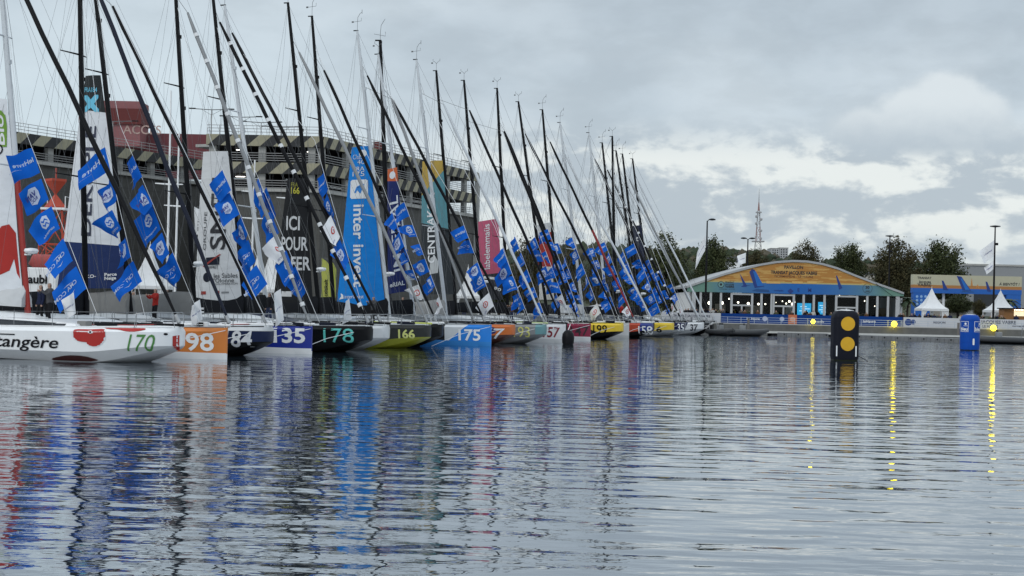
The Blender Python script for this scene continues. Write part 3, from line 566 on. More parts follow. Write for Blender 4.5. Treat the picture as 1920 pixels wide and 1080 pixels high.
def make_boat(b):
    i = b['i']; O = orig(i); rng = random.Random(100 + i)
    # slide the hull along its own axis until its stem stands where the photograph has it
    dxb = cp(b['bow'], 640 - i * 0.4, O)[0] - L
    O = O + VV * dxb
    root = empty('sailboat', (O - VV * L), -ANG); tag(root, b['label'], 'sailboat', 'racing sailboats moored in a row')
    H = Hull(b['scow'], b['fb']); H.fb = b['fb']
    lv = livery('livery_%d' % i, b['base'], b['rules']); dk = pm(b['deck'], .6); bt = pm(b['bottom'] or b['base'], .4)
    H.mesh(lv, dk, bt).build('hull', root, smooth=24)
    zd = lambda x: H.sheer(x / L)
    # --- cabin with windows
    cm = pm(rng.choice([b['cab'], (.5, .52, .53), (.09, .10, .11), (.30, .32, .34), (.02, .03, .06)]) if i not in (0, 1) else b['cab'], .45); cb = MB(); c0, c1 = 2.6, 6.9 + rng.uniform(-.3, .4); hh = 0.50 + rng.uniform(-.06, .08)
    cs = []
    for x, w, h in ((c0, 1.30, .0), (c0 + .02, 1.30, hh * .9), (c0 + 1.0, 1.30, hh), (c0 + 2.4, 1.22, hh * .85), (c1 - .6, 1.0, hh * .4), (c1, .8, .02)):
        z = zd(x); cs.append([(x, -w, z - .05), (x, -w * .93, z + h * .75), (x, -w * .7, z + h + .03), (x, 0, z + h + .10), (x, w * .7, z + h + .03), (x, w * .93, z + h * .75), (x, w, z - .05)])
    vs = [p for c in cs for p in c]; fs = [(a * 7 + k, (a + 1) * 7 + k, (a + 1) * 7 + k + 1, a * 7 + k + 1) for a in range(5) for k in range(6)]
    cb.add(vs, fs, cm); cab = cb.build('cabin', root, smooth=35)
    for sgn in (-1, 1):
        wb = MB(); z = zd(c0 + 1.3) + .1
        wb.add([(c0 + .5, sgn * 1.31, z), (c0 + 2.3, sgn * 1.28, z - .0), (c0 + 2.25, sgn * 1.225, z + .2), (c0 + .5, sgn * 1.25, z + .25)], [(0, 1, 2, 3)], GLASS); wb.build('window', cab)
    # --- mast: foot and head in the boat's centre plane
    m0, m1 = cp(*b['mast'][0], O), cp(*b['mast'][1], O)
    foot = grow(m0, m1, zd(6) + .05); head = m0 if b['tip'] else grow(m0, m1, 19.6)
    mp = lambda k: Vector((foot[0] + (head[0] - foot[0]) * k, 0, foot[1] + (head[1] - foot[1]) * k))
    mb = MB(); mm = MASTM.get(b['mcol'], PALEM); Hm = head[1] - foot[1]
    ks = [0, .12, .3, .5, .7, .85, .95, 1.0]; rr = [.135, .145, .145, .14, .13, .115, .10, .085]
    if b['mcol'] == 'pale_red':
        kc = .345; mb.tube([mp(0), mp(.2), mp(kc)], .15, RED, 10, .6); mb.tube([mp(kc), mp(.6), mp(.85), mp(1)], [.15, .14, .12, .09], PALEM, 10, .6)
    else: mb.tube([mp(k) for k in ks], rr, mm, 10, 0.6)
    for k in (.35, .6, .8): mb.box(mp(k) + Vector((.12, 0, 0)), (.10, .12, .18), mm)
    mast = mb.build('mast', root, smooth=50)
    for k, ln in ((.36, 1.0), (.66, .75)):
        sb = MB(); p = mp(k)
        for sgn in (-1, 1): sb.tube([p, p + Vector((-.55 * ln, sgn * 1.25 * ln, .08))], [.045, .025], mm, 6)
        sb.build('spreader', mast)
    vb = MB(); p = mp(1.0)             # wind instruments on the masthead
    ty = rng.random()
    vb.tube([p, p + Vector((0, 0, .55))], .012, WIRE, 5); a = p + Vector((0, 0, .55))
    if ty < .35:
        for sg in (-1, 1): vb.tube([a, a + Vector((sg * .15, 0, .15)), a + Vector((sg * .28, 0, .2)), a + Vector((sg * .28, 0, .36))], .014, WIRE, 5)
    else:
        vb.tube([a, a + Vector((.02, 0, .35)), a + Vector((.18, 0, .6)), a + Vector((.32, 0, .68))], .014, WIRE, 5); vb.tube([a + Vector((.32, 0, .56)), a + Vector((.32, 0, .84))], .016, WIRE, 5)
        vb.tube([a + Vector((-.3, 0, .05)), a + Vector((.28, 0, .1)), a + Vector((.28, 0, .3))], .012, WIRE, 5)
    vb.box(a + Vector((-.35, 0, .05)), (.14, .02, .10), WIRE); vb.box(p + Vector((-.1, 0, .02)), (.34, .07, .06), CARBON)
    vb.build('wind_vane', mast)
    # --- furled headsails
    hs_top = None; halys = []
    for st in b['stays']:
        s0, s1 = cp(*st[0], O), cp(*st[1], O); bot = grow(s0, s1, zd(11) + .22); top = s0 if st[0][1] > 8 else grow(s0, s1, 16.6)
        mt, sty = STAYC[st[2]]; sp = lambda k: Vector((bot[0] + (top[0] - bot[0]) * k, 0, bot[1] + (top[1] - bot[1]) * k))
        mb = MB(); n = 14; ks = [k / n for k in range(n + 1)]; rad = [.05 + .075 * math.sin(math.pi * min(1, (k + .06) * 1.6) / 2) * (1 - .35 * k) for k in ks]; rad[-1] = .06; rad[0] = .05; rad[-2] = .105
        wob = [Vector((.02 * math.sin(k * 23 + i), .02 * math.cos(k * 19 + i), 0)) for k in ks]
        if sty == 'red': mb.tube([sp(k) + w for k, w in zip(ks[:8], wob)], rad[:8], mat('red_furl', (.22, .015, .015), .7), 8); mb.tube([sp(k) + w for k, w in zip(ks[7:], wob[7:])], rad[7:], mt, 8)
        else: mb.tube([sp(k) + w for k, w in zip(ks, wob)], rad, mt, 8)
        fsail = mb.build('furled_sail', root, smooth=50)
        if sty == 'band':
            for j in range(11):
                k = .05 + j * .087; bb = MB()
                bb.tube([sp(k), sp(k + .011)], max(.125, rad[int(k * n)] + .02), OFFW, 8)
                bb.build('band', fsail)
        if sty == 'hl':
            bb = MB(); bb.tube([sp(k) + Vector((.09, -.04, .03)) for k in (0, .5, 1)], .022, PALEM, 5); bb.build('halyard', fsail)
        sb = MB(); tp = sp(1.0); hs_top = hs_top or tp
        kk = (tp.z + .9 - foot[1]) / Hm
        halys.append((tp, mp(min(1, kk)))); sb.tube([Vector((bot[0], 0, zd(11))), sp(0), sp(.001)], [.03, .03, .09], STEEL, 8); sb.tube([sp(-.001), sp(.02)], .09, STEEL, 8)
        sb.build('furler_fitting', fsail)
    # --- standing and running rigging
    rb = MB()
    for q_ in halys: rb.tube(q_, .014, WIRE, 5)
    wr = .0055 + .0022 * (i / 23) * 2
    def ln(a, c, r=wr): rb.tube([a, c], r, WIRE, 4, caps=False)
    for sg in (-1, 1):
        ch = Vector((foot[0] - .45, sg * 1.75, zd(6)))
        s1 = mp(.36) + Vector((-.55, sg * 1.25, .08)); s2 = mp(.66) + Vector((-.41, sg * .94, .08))
        ln(ch, s1); ln(s1, s2); ln(s2, mp(.88)); ln(ch, mp(.36)); ln(s1, mp(.66))
        ln(Vector((.2, sg * 1.5, zd(0))), mp(1)); ln(Vector((.8, sg * 1.7, zd(0))), mp(.84)); ln(Vector((2.2, sg * 1.7, zd(0))), mp(.55))
    ln(mp(1), Vector((L + .1, 0, zd(L)))); ln(mp(.97), Vector((foot[0] + .5, -.3, zd(6)))); ln(mp(.9), Vector((foot[0] + .9, .3, zd(6))));
    ln(mp(.86), Vector((L - 1.2, .05, zd(11)))); ln(mp(.93), Vector((9.4, -.4, zd(9))))
    rb.build('rigging', root)
    # --- boom and its cover
    bl = min(5.4, foot[0] - .6); bz = zd(4) + .82
    bp = MB(); bp.tube([(foot[0] - .1, 0, bz), (foot[0] - bl, 0, bz + .15)], .10, CARBON, 8); boom = bp.build('boom', root, smooth=50)
    tp = MB(); bm_ = BOOMM[b['boom']]; kx = [0, .03, .2, .4, .6, .8, .97, 1]; hg = [.62, .85, .8 + rng.uniform(-.1, .1), .66, .58, .5, .42, .2]
    pts = []
    for k, h in zip(kx, hg):
        x = foot[0] - .12 - bl * k; z = bz + .15 * k; w = .34 + .06 * math.sin(9 * k + i)
        lo = -.62 if (b['boom'] in ('dark', 'grey', 'dark4', 'greyp') and i < 12) else -.05
        pts.append([(x, -.10, z + lo), (x, -w, z + lo * .8), (x, -w * .95, z + h * .5), (x, -.09 + .05 * math.sin(8 * k), z + h), (x, .09, z + h), (x, w * .95, z + h * .5), (x, w, z + lo * .8), (x, .10, z + lo)])
    vs = [p for c in pts for p in c]; fs = [(a * 8 + k, (a + 1) * 8 + k, (a + 1) * 8 + (k + 1) % 8, a * 8 + (k + 1) % 8) for a in range(7) for k in range(8)]
    tp.add(vs, fs + [tuple(range(8)), tuple(range(63, 55, -1))], bm_); cov = tp.build('sail_cover', boom, smooth=40)
    if i == 4:
        tm = text2d('SNEF', .03); q = MB(); q.flat(tm, lambda x, y: (foot[0] - 3.9 + x * .5, -.45, bz - .45 + y * .5), OFFW); q.build('lettering', boom)
    # --- deck fittings
    fb_ = MB()
    for x, y, r, h in ((3.0, -1.45, .12, .22), (3.6, -1.5, .10, .18), (5.2, -.9, .1, .2), (7.6, -.5, .07, .15), (8.4, .5, .07, .15), (9.9, -.35, .06, .14)):
        fb_.lathe((x, y, zd(x)), [(r, 0), (r * .8, h * .5), (r, h), (.02, h)], CARBON, 10)
    for k in range(16):
        x = rng.uniform(6.2, 11.5); y = rng.uniform(-.9, .9) * H.half(x / L) * .7
        fb_.box((x, y, zd(x) + .09), (rng.uniform(.2, .9), rng.uniform(.15, .4), rng.uniform(.1, .28)), rng.choice([DARKC, GREY, WHITE, CARBON, NAVY]), rng.uniform(-.4, .4), .03)
    for k in range(4):
        y = rng.uniform(-1.2, -.2); fb_.tube([(foot[0] + .3, y, zd(6) + .08), (9.5 + rng.random(), y * .6, zd(9) + .1), (11.2, y * .3, zd(11) + .12)], .018, rng.choice([WIRE, OFFW, RED, NAVY]), 5)
    fb_.build('deck_gear', root, smooth=40)
    # --- rails
    pb = MB(); w1 = max(.12, H.half(.985) - .12); w2 = H.half(.90) - .15; z1, z2 = zd(L), zd(11)
    for sg in (-1, 1):
        pb.tube([(10.98, sg * w2, z2), (11.05, sg * w2, z2 + .55), (11.6, sg * (w1 + w2) / 2, z1 + .60), (L - .15, sg * w1 * .7, z1 + .60), (L - .05, sg * w1 * .6, z1)], .016, STEEL, 6)
        pb.tube([(11.05, sg * w2, z2 + .3), (L - .1, sg * w1 * .7, z1 + .3)], .011, STEEL, 5)
    pb.tube([(L - .15, -w1 * .7, z1 + .6), (L - .15, w1 * .7, z1 + .6)], .016, STEEL, 6); pb.build('pulpit', root, smooth=60)
    for sg in (-1, 1):
        lb = MB(); prev = None
        for x in (.4, 2.2, 4.0, 5.8, 7.6, 9.4, 11.0):
            y = sg * (H.half(x / L) - .24); z = zd(x)
            lb.tube([(x, y, z), (x, y, z + .62)], .014, GREYM, 5)
            if prev:
                for h in (.6, .32): lb.tube([(prev[0], prev[1], prev[2] + h), (x, y, z + h)], .006, WIRE, 4, caps=False)
            prev = (x, y, z)
        lb.build('guard_rail', root)
    tr = MB(); xs_ = [q_ * .5 for q_ in range(0, 24)] + [11.75, 11.95, 12.08]
    for sg in (-1, 1): tr.tube([(x, sg * (H.half(x / L) - min(.20, H.half(x / L) * .3) + .01), zd(x) + .015) for x in xs_], .022, rng.choice([CARBON, WHITE, GREYM]), 5); 
    tr.build('toe_rail', root, smooth=60)
    # --- bowsprit and mooring line
    sp_ = MB(); cl = {2: WHITE, 1: WHITE, 3: WHITE, 6: mat('lime', (.5, .55, .12), .4), 10: mat('lime2', (.42, .5, .25), .4)}.get(i, rng.choice([CARBON, WHITE, CARBON]))
    sp_.tube([(7.6, -.25, zd(8) + .14), (L + .15, -.02, zd(L) + .10)], [.07, .06], cl, 8); sp_.build('bowsprit', root, smooth=50)
    ml = MB(); ml.tube([(L - .05, -.05, zd(L) - .12), (L - 1.2, -2.6, .75), (L - 2.2, -4.6, .03)] if i not in (0, 5, 6) else [(L - .2, .1, zd(L) - .1), (L - .6, -.6, .9), (L - 1.0, -1.1, .65)], .016, OFFW, 5); ml.build('mooring_line', root)
    if i % 3 == 0 or b['rad']:
        rd_ = MB(); p = mp(.165) + Vector((.42, 0, 0)); rd_.lathe(tuple(p), [(.05, -.1), (.25, -.06), (.30, .03), (.26, .12), (.05, .15)], WHITE, 14); rd_.box(p + Vector((-.25, 0, -.12)), (.4, .12, .06), WHITE); rd_.build('radar_dome', root, smooth=50)
    if i in (1, 3, 4, 6, 9, 13, 17):
        for x in (5.2, 7.4):
            fe = MB(); y = -(H.half(x / L) + .14); fe.lathe((x, y, .35), [(.02, 0), (.11, .06), (.13, .2), (.13, .62), (.10, .74), (.03, .82)], rng.choice([WHITE, DARKC, NAVY]), 10); fe.tube([(x, y, 1.15), (x, y + .2, zd(x) + .3)], .012, OFFW, 4); fe.build('fender', root, smooth=60)
    # --- numbers and decoration on the starboard bow
    if b['num']:
        tx, back, z0, h, c, bold, shr_ = b['num']; bx = NUMBOX[i]
        xa, za = hpt(H, O, bx[0], (bx[2] + bx[3]) / 2); xb, zb_ = hpt(H, O, bx[1], (bx[2] + bx[3]) / 2)
        Pm = O + VV * ((xa + xb) / 2 - L) - UV * 1.5; h = (bx[3] - bx[2]) * Pm.y / F; zc_ = (za + zb_) / 2
        tm = text2d(tx, bold, shr_); wd = twidth(tm) * h
        decal(H, root, 'hull_number', tm, xa, zc_ - h / 2, h, pm(c, .45), sx=(xb - xa) / wd, off=.02)
    if i == 0:
        rdm = pm((.38, .012, .008), .35); wm = pm((.72, .73, .74), .35); bkm = pm((.012, .012, .015), .4)
        X = lambda px, py: hpt(H, O, px, py)
        def shp(pts, mt, off):
            for _ in range(2): pts = [p for a_, b_ in zip(pts, pts[1:] + pts[:1]) for p in ((a_[0] * .75 + b_[0] * .25, a_[1] * .75 + b_[1] * .25), (a_[0] * .25 + b_[0] * .75, a_[1] * .25 + b_[1] * .75))]
            decal(H, root, 'poppy', poly2d([X(*p) for p in pts]), 0, 0, 1.0, mt, .06, off)
        pet = [(137, 622), (140, 617), (156, 617), (172, 617.5), (196, 616), (197, 620), (197, 633), (193, 642), (185, 648), (176, 650), (167, 647), (162, 641), (152, 641), (143, 637), (137, 630)]
        cxp, cyp = 167, 633
        shp([(cxp + (x - cxp) * 1.05, cyp + (y - cyp) * (1.07 if y > cyp else 1.0)) for x, y in pet], wm, .016); shp(pet, rdm, .024)
        shp([(170.5 + 4.2 * math.cos(k * .52), 622.5 + 3.2 * math.sin(k * .52)) for k in range(12)], wm, .032); shp([(170.5 + 2.6 * math.cos(k * .52), 622.5 + 2.0 * math.sin(k * .52)) for k in range(12)], bkm, .040)
        shp([(197, 615), (197, 609.5), (215, 609), (240, 611), (262, 613), (278, 616.5), (262, 621), (248, 622), (236, 621), (222, 617.5), (205, 617)], rdm, .024)
        shp([(345, 622.5), (337, 624), (331, 629), (330, 633), (324, 637), (323.5, 644), (326, 652), (332, 657.5), (345, 658)], rdm, .024)
        shp([(57, 594), (75, 593.5), (92, 596), (112, 598), (104, 601), (94, 599.5), (86, 601), (74, 599.5), (66, 598.5)], rdm, .024)
        shp([(93, 675), (104, 670), (120, 667), (140, 666), (160, 668), (178, 672), (187, 677), (140, 679)], pm((.045, .006, .005), .4), .02)
        tm = text2d('tangère', .012, .25); xa, za = X(-6, 648); xb, _z = X(110, 648); decal(H, root, 'hull_lettering', tm, xa, za - .02, .47, bkm, .08, .024, sx=(xb - xa) / (twidth(tm) * .47))
        decal(H, root, 'hull_lettering', text2d('____', .03), X(-6, 624)[0], X(-6, 624)[1], .3, bkm, .08, .024); c9 = X(313, 628); decal(H, root, 'hull_emblem', poly2d(circ(0, 0, .05, 10)), c9[0], c9[1] + .03, 1.0, bkm, .1, .02)
        wb = MB(); wx = X(112, 618)[0]                       # long window strip on the raised deckhouse
        dh = MB()
        dh.add([(wx - 4.2, -1.95, zd(5) - .05), (wx + .5, -1.8, zd(8) - .05), (wx + .3, -1.62, zd(8) + .12), (wx - 4.2, -1.65, zd(5) + .42), (wx + .3, 1.62, zd(8) + .12), (wx - 4.2, 1.65, zd(5) + .42), (wx + .5, 1.8, zd(8) - .05), (wx - 4.2, 1.95, zd(5) - .05)], [(0, 1, 2, 3), (3, 2, 4, 5), (5, 4, 6, 7), (1, 6, 4, 2), (0, 3, 5, 7)], WHITE)
        d = dh.build('deckhouse', root)
        f = lambda u, v: Vector((wx - 4.1 + u * 4.0, -1.95 + .15 * u + .27 * v - .03 + (-.02), 0)) + Vector((0, 0, (zd(5) - .05) + u * .06 + v * (.47 - .28 * u)))
        wb.add([f(0, .2), f(1, .25), f(1, .85), f(0, .75)], [(0, 1, 2, 3)], GLASS); wb.build('window', d)
    if i == 9:
        for cx, cz in ((10.2, 1.12), (10.7, 1.14), (11.1, 1.02)):
            decal(H, root, 'blotch', poly2d(circ(0, 0, .24, 12, 1.2)), cx, cz - .06, 1.0, pm((.02, .02, .12), .4), .12, .010)
    if i == 3 or i == 1 or i == 13:   # white sheer trim
        pass
    if b['sail']: sails(b, root, O, H)
    # --- dressing line with flags
    if b['flags']:
        grp = 'blue flags on the dressing lines of the boats'; nm = ('number ' + b['num'][0]) if b['num'] else None
        who = {1: 'the orange 98', 0: 'the poppy boat 170', 2: 'the navy 84'}.get(i)
        who = who or ('boat %s' % b['num'][0] if b['num'] else {5: 'the white bow beside 166', 7: 'the black boat beside 175', 12: 'the dark boat behind 157', 16: 'the grey boat right of 199', 18: 'the dark boat behind 158', 21: 'the white boat behind 35'}[i])
        tw = lambda p: O + VV * (p[0] - L) + Vector((0, 0, p[1])) - UV * .5
        pairs = []
        if isinstance(b['flags'], list):
            for t_, b_, d_ in b['flags']: pairs.append((tw(cp(*t_, O)), tw(cp(*b_, O)), d_))
        else:
            lx, ly, n, two = LINES[i]; q0 = cp(lx, ly, O); x0 = q0[0]; z0 = max(1.75, q0[1]); b['flags'] = n; stp = 1.12
            g = lambda zz: (x0 - .42 * (zz - z0), zz)
            for k in range(n):
                z = z0 + stp * (n - 1 - k) + rng.uniform(-.16, .16); ll_ = rng.uniform(.72, .92); pairs.append((tw(g(z + ll_)), tw(g(z)), 'ABCDBCD'[(k if k == 0 else k + i) % 7] if k < n - 1 or rng.random() < .5 else 'E'))
            if two:
                x0 += -1.5 if i % 2 else 1.2
                for k in range(n - 1):
                    z = z0 + .5 + stp * (n - 2 - k) + rng.uniform(-.1, .1); pairs.append((tw(g(z + .86)) + UV * rng.uniform(.2, .9), tw(g(z)) + UV * rng.uniform(.2, .6), 'ABDCBDC'[(k + i) % 7]))
        for k, (a, c, d_) in enumerate(pairs):
            if i in FLY: vx, vy = FLY[i][k]; Yd = a.y; fx, fz = vx / F * Yd, -vy / F * Yd
            else: fx, fz = -rng.uniform(.15, .98), -rng.uniform(-.08, .80)
            fl = Vector((fx, rng.choice([-1, 1]) * math.sqrt(max(.02, 1.22 - fx * fx - fz * fz)) * .9, fz + .08))
            cname = 'white red-ringed flag' if d_ == 'E' else ('blue %s flag' % DES[d_])
            n1_ = b['flags'] if isinstance(b['flags'], int) else len(pairs); ln_ = 'dressing line' if k < n1_ else 'second line'; k2 = k if k < n1_ else k - n1_; last = n1_ - 1 if k < n1_ else len(pairs) - n1_ - 1; o_ = 'lowest' if k2 == last else ORD[k2]
            flag('flag', a, c, fl, d_, rng, '%s, %s on the %s of %s' % (cname, o_, ln_, who), grp)
        lb = MB(); inv = lambda P: ((P - (O - VV * L)).dot(VV), (P - (O - VV * L)).dot(UV), P.z)
        n1_ = b['flags'] if isinstance(b['flags'], int) else len(pairs)
        if len(pairs) > n1_: a, c = Vector(inv(pairs[n1_][0])), Vector(inv(pairs[-1][1])); e2 = (c - a) / abs(c.z - a.z); lb.tube([c + e2 * max(0, c.z - zd(9)), c, a, a - e2 * 3], .011 + .0004 * i, OFFW, 5, caps=False)
        a, c = Vector(inv(pairs[0][0])), Vector(inv(pairs[n1_ - 1][1])); d = (c - a) / abs(c.z - a.z)
        lb.tube([c + d * max(0, c.z - zd(9)), c, a, a - d * 1.5, tuple(mp(.9))], .011 + .0004 * i, OFFW, 5, caps=False); lb.build('dressing_line', root)
for b in BO: make_boat(b)
for i_, t_, b_, wh in ((0, (164, 549), (168, 588), 'the poppy sailboat 170'), (1, (396, 562), (401, 599), 'the orange bowed 98'), (3, (543, 542), (549, 600), 'the royal blue 135'), (4, (669, 560), (674, 598), 'the black 178')):
    O_ = orig(i_); pt = lambda q: O_ + VV * (cp(*q, O_)[0] - L) + Vector((0, 0, cp(*q, O_)[1])) - UV * .9
    flag('pennant', pt(t_), pt(b_), Vector((-.34, -.25, -.25)), 'Le Havre', random.Random(i_), 'white printed pennant hanging over the bow of ' + wh, 'white pennants over the bows', 'pennant', FLAGW)
# ================================================================== car park on the west quay
def stripe_mat(name, k, per):
    t = NT(name, .85); v = t.math('FRACT', t.math('DIVIDE', t.math('ADD', t.math('MULTIPLY', t.z, k), t.x), per))
    return t.done(t.mix(t.math('GREATER_THAN', v, .5), (.030, .031, .033), (.31, .29, .205)), .26, 1.3)
def mesh_panel():
    t = NT('perforated_cladding', .8)
    gx = t.math('LESS_THAN', t.math('FRACT', t.math('DIVIDE', t.x, 1.5)), .03); gz = t.math('LESS_THAN', t.math('FRACT', t.math('DIVIDE', t.z, 1.15)), .05)
    c = t.mix(t.math('MAXIMUM', gx, gz), (.058, .059, .056), (.026, .027, .027)); nz = t.noise(.35, 5)
    return t.done(t.mix(nz, c, (.085, .083, .076)), .3, 2.5)
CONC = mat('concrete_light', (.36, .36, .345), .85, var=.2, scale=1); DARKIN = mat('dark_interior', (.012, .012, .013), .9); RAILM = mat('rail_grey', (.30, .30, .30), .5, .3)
def carpark():
    root = empty('car_park', (-30, 155, QZ)); tag(root, 'grey concrete car park with black and cream striped parapets behind the masts', 'car park')
    def seg(P0, P1, ztop, bands, period, k):
        P0, P1 = Vector(P0), Vector(P1); d = P1 - P0; ln = d.length; ang = math.atan2(d.y, d.x)
        e = empty('wing', (P0.x + 30, P0.y - 155, 0), ang); e.parent = root
        zt = ztop - QZ; sm = stripe_mat('striped_parapet_%.1f' % period, k, period); pit = 2.85; bh = 1.15
        z = zt
        for n in range(bands):
            mb = MB(); mb.box((ln / 2, -.15, z - bh / 2), (ln, .3, bh), sm); mb.build('striped_parapet', e)
            zo = z - bh; op = pit - bh
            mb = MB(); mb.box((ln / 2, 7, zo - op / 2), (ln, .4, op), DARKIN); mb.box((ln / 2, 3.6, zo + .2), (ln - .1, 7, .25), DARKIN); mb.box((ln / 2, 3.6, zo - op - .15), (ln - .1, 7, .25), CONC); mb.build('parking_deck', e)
            for c in range(int(ln / 5.2) + 1):
                mb = MB(); mb.box((min(ln - .5, .6 + c * 5.2), .35, zo - op / 2), (.75, .5, op), CONC); mb.build('column', e)
            mb = MB()
            for h in (.25, .5, .75, 1.0): mb.box((ln / 2, .02, zo - op + h), (ln, .05, .06), RAILM)
            mb.build('railing', e)
            mb = MB()
            for c in range(int(ln / 6)):
                if (c * 7 + n * 3) % 3 == 0: mb.box((3 + c * 6, 3.2, zo - .10), (1.0, .14, .06), mat('tube_light', (1, .97, .9), .5, emit=5))
            if mb.v: mb.build('tube_light', e)
            z -= pit
        mb = MB(); mb.box((ln / 2, -.1, z - .02), (ln, .5, .34), CONC); mb.build('slab_edge', e)
        mb = MB(); mb.box((ln / 2, .2, (z - .2) / 2), (ln, .4, z - .2), mesh_panel() if 'perforated_cladding' not in bpy.data.materials else bpy.data.materials['perforated_cladding']); mb.build('cladding', e)
        mb = MB()
        for c in range(int(ln / 1.3) + 1): mb.tube([(c * 1.3, .1, zt - .1), (c * 1.3, .1, zt + 1.0)], .03, RAILM, 4)
        for h in (.35, .68, 1.0): mb.tube([(0, .1, zt + h), (ln, .1, zt + h)], .03, RAILM, 4)
        mb.build('roof_railing', e)
        mb = MB(); mb.box((ln / 2, 8, zt - .6), (ln, 15.5, .3), CONC); mb.build('roof', e)
        return e
    w = lambda px, py, Y: (at(px, py, Y).x, Y, 0)
    seg(w(-60, 300, 144), w(392, 300, 176), at(38, 249, 150).z, 1, 3.1, -1.1)
    seg(w(388, 260, 152), w(604, 260, 152), at(500, 254, 152).z, 2, 2.75, -1.1)
    seg(w(604, 260, 152), w(893, 330, 189), at(500, 254, 152).z, 2, 2.2, -.75)
    P = at(893, 330, 189)
    ht = at(500, 254, 152).z - QZ - .05; mb = MB(); mb.box((P.x + 30 + .1, 189 - 155 + 3.5, ht / 2), (.5, 8, ht), CONC); mb.build('end_wall', root)
    pk = mat('pink_render', (.16, .055, .062), .85, var=.12, scale=.8); rd = mat('dark_red_panel', (.10, .010, .009), .7)
    a, b = at(205, 245, 182), at(392, 310, 182)
    mb = MB(); mb.box(((a.x + b.x) / 2 + 30, 27.3, (a.z + b.z) / 2 - QZ - 1), (b.x - a.x, .5, a.z - b.z + 1.6), pk); mb.build('upper_wall', root)
    a, b = at(138, 196, 178), at(268, 250, 178); hh = a.z - b.z + 2.2
    mb = MB(); mb.box(((a.x + b.x) / 2 + 30, 26, b.z - QZ - 1.5 + hh / 2), (b.x - a.x - 1.2, 4, hh), mat('pink_panel', (.25, .11, .115), .8)); tw = mb.build('stair_tower', root)
    mb = MB(); mb.box(((a.x + b.x) / 2 + 30, 25.9, a.z - QZ - 1.2), (b.x - a.x - .9, 4.4, 1.9), rd); mb.build('tower_cap', tw)
    q = at(214, 243, 175); mb = MB(); mb.flat(text2d('ACCES', .01), lambda x, y: (q.x + 30 + x * 1.1, 23.97, q.z - QZ + y * 1.1), mat('pale_letters', (.42, .30, .27), .8)); mb.build('lettering', tw)
    a, b = at(702, 268, 196), at(722, 300, 196)
    mb = MB(); mb.box(((a.x + b.x) / 2 + 30, 41, (a.z + b.z) / 2 - QZ), (b.x - a.x, 3, a.z - b.z), rd); mb.build('roof_cabin', root)
carpark()
def roof_lamp(px, py, Y, half, lab):
    p = at(px, py, Y); z0 = at(500, 254, 152).z - .3
    r = empty('roof_lamp', (p.x, Y, z0)); tag(r, lab, 'lamp', 'double armed lamps on the car park roof')
    h = p.z - z0; mb = MB(); mb.tube([(0, 0, 0), (0, 0, h)], [.08, .05], RAILM, 6); mb.build('pole', r)
    mb = MB(); mb.tube([(-half, 0, h + .1), (0, 0, h), (half, 0, h + .1)], .05, WIRE, 5); mb.tube([(-half * .5, 0, h), (0, 0, h - .6), (half * .5, 0, h)], .02, WIRE, 4); mb.build('arm', r)
    for s in (-1, 1): mb = MB(); mb.box((s * half, 0, h + .12), (.75, .3, .12), CARBON, 0, .03); mb.build('lamp_head', r)
for q in ((397, 206, 165, 2.2, 'leftmost tall double armed lamp on the car park roof'), (452, 220, 168, 2.1, 'double armed lamp beside the pale mast on the car park roof'), (490, 230, 172, 2.1, 'double armed lamp right of the pale mast on the car park roof'),
          (527, 239, 176, 2.0, 'lowest of the double armed lamps on the car park roof'), (212, 228, 170, 2.6, 'double armed lamp in front of the red stair tower')): roof_lamp(*q)
# ------------------------------------------------------------------ things on the west quay
def pagoda(px, py, Y, wpx, zg, lab, grp):
    p = at(px, py, Y); w = wpx * Y / F / 2; r = empty('pagoda_tent', (p.x, Y, zg)); tag(r, lab, 'tent', grp); h = p.z - zg; he = min(2.5, h * .48); cm = mat('tent_canvas', (.66, .67, .68), .7)
    mb = MB(); prof = [(1.0, 0), (.78, .10), (.55, .26), (.36, .46), (.2, .68), (.09, .88), (.02, 1.0)]
    vs = []; fs = []
    for q, k in prof:
        for sx, sy in ((-1, -1), (0, -1), (1, -1), (1, 0), (1, 1), (0, 1), (-1, 1), (-1, 0)):
            f = 1 - .06 * (1 if 0 in (sx, sy) else 0); vs.append((sx * w * q * f, sy * w * q * f, he + (h - he) * k))
    for i in range(len(prof) - 1):
        for k in range(8): fs.append((i * 8 + k, i * 8 + (k + 1) % 8, (i + 1) * 8 + (k + 1) % 8, (i + 1) * 8 + k))
    mb.add(vs, fs, cm)
    mb.tube([(0, 0, h - .1), (0, 0, h + .25)], .03, cm, 5); ro = mb.build('canopy', r, smooth=40)
    mb = MB()
    for sy in (-1, 1): mb.box((0, sy * w, he - .12), (2 * w, .03, .28), cm)
    for sx in (-1, 1): mb.box((sx * w, 0, he - .12), (.03, 2 * w - .06, .28), cm)
    mb.build('valance', r)
    for sx in (-1, 1):
        for sy in (-1, 1):
            mb = MB(); mb.tube([(sx * w * .97, sy * w * .97, 0), (sx * w * .97, sy * w * .97, he - .2)], .05, WHITE, 6); mb.build('pole', r)
        mb = MB()
        mb.grid(lambda u, v: (sx * (w * .95 - u * w * (.12 + .28 * v * v)), -w * .96 + .06 * math.sin(u * 14), he - .25 - (1 - v) * (he - .5)), 8, 6, cm); mb.build('curtain', r)
for q in ((282, 458, 128, 74, 'white pagoda tent behind the blue flags of the 84'), (511, 456, 136, 60, 'white pagoda tent right of the blue flags, taller of the pair'), (487, 462, 142, 52, 'white pagoda tent left of its taller twin between the masts'), (878, 500, 165, 46, 'white pagoda tent seen between the flags left of the pink sail')): pagoda(*q[:4], QZ, q[4], 'white tents on the west quay')
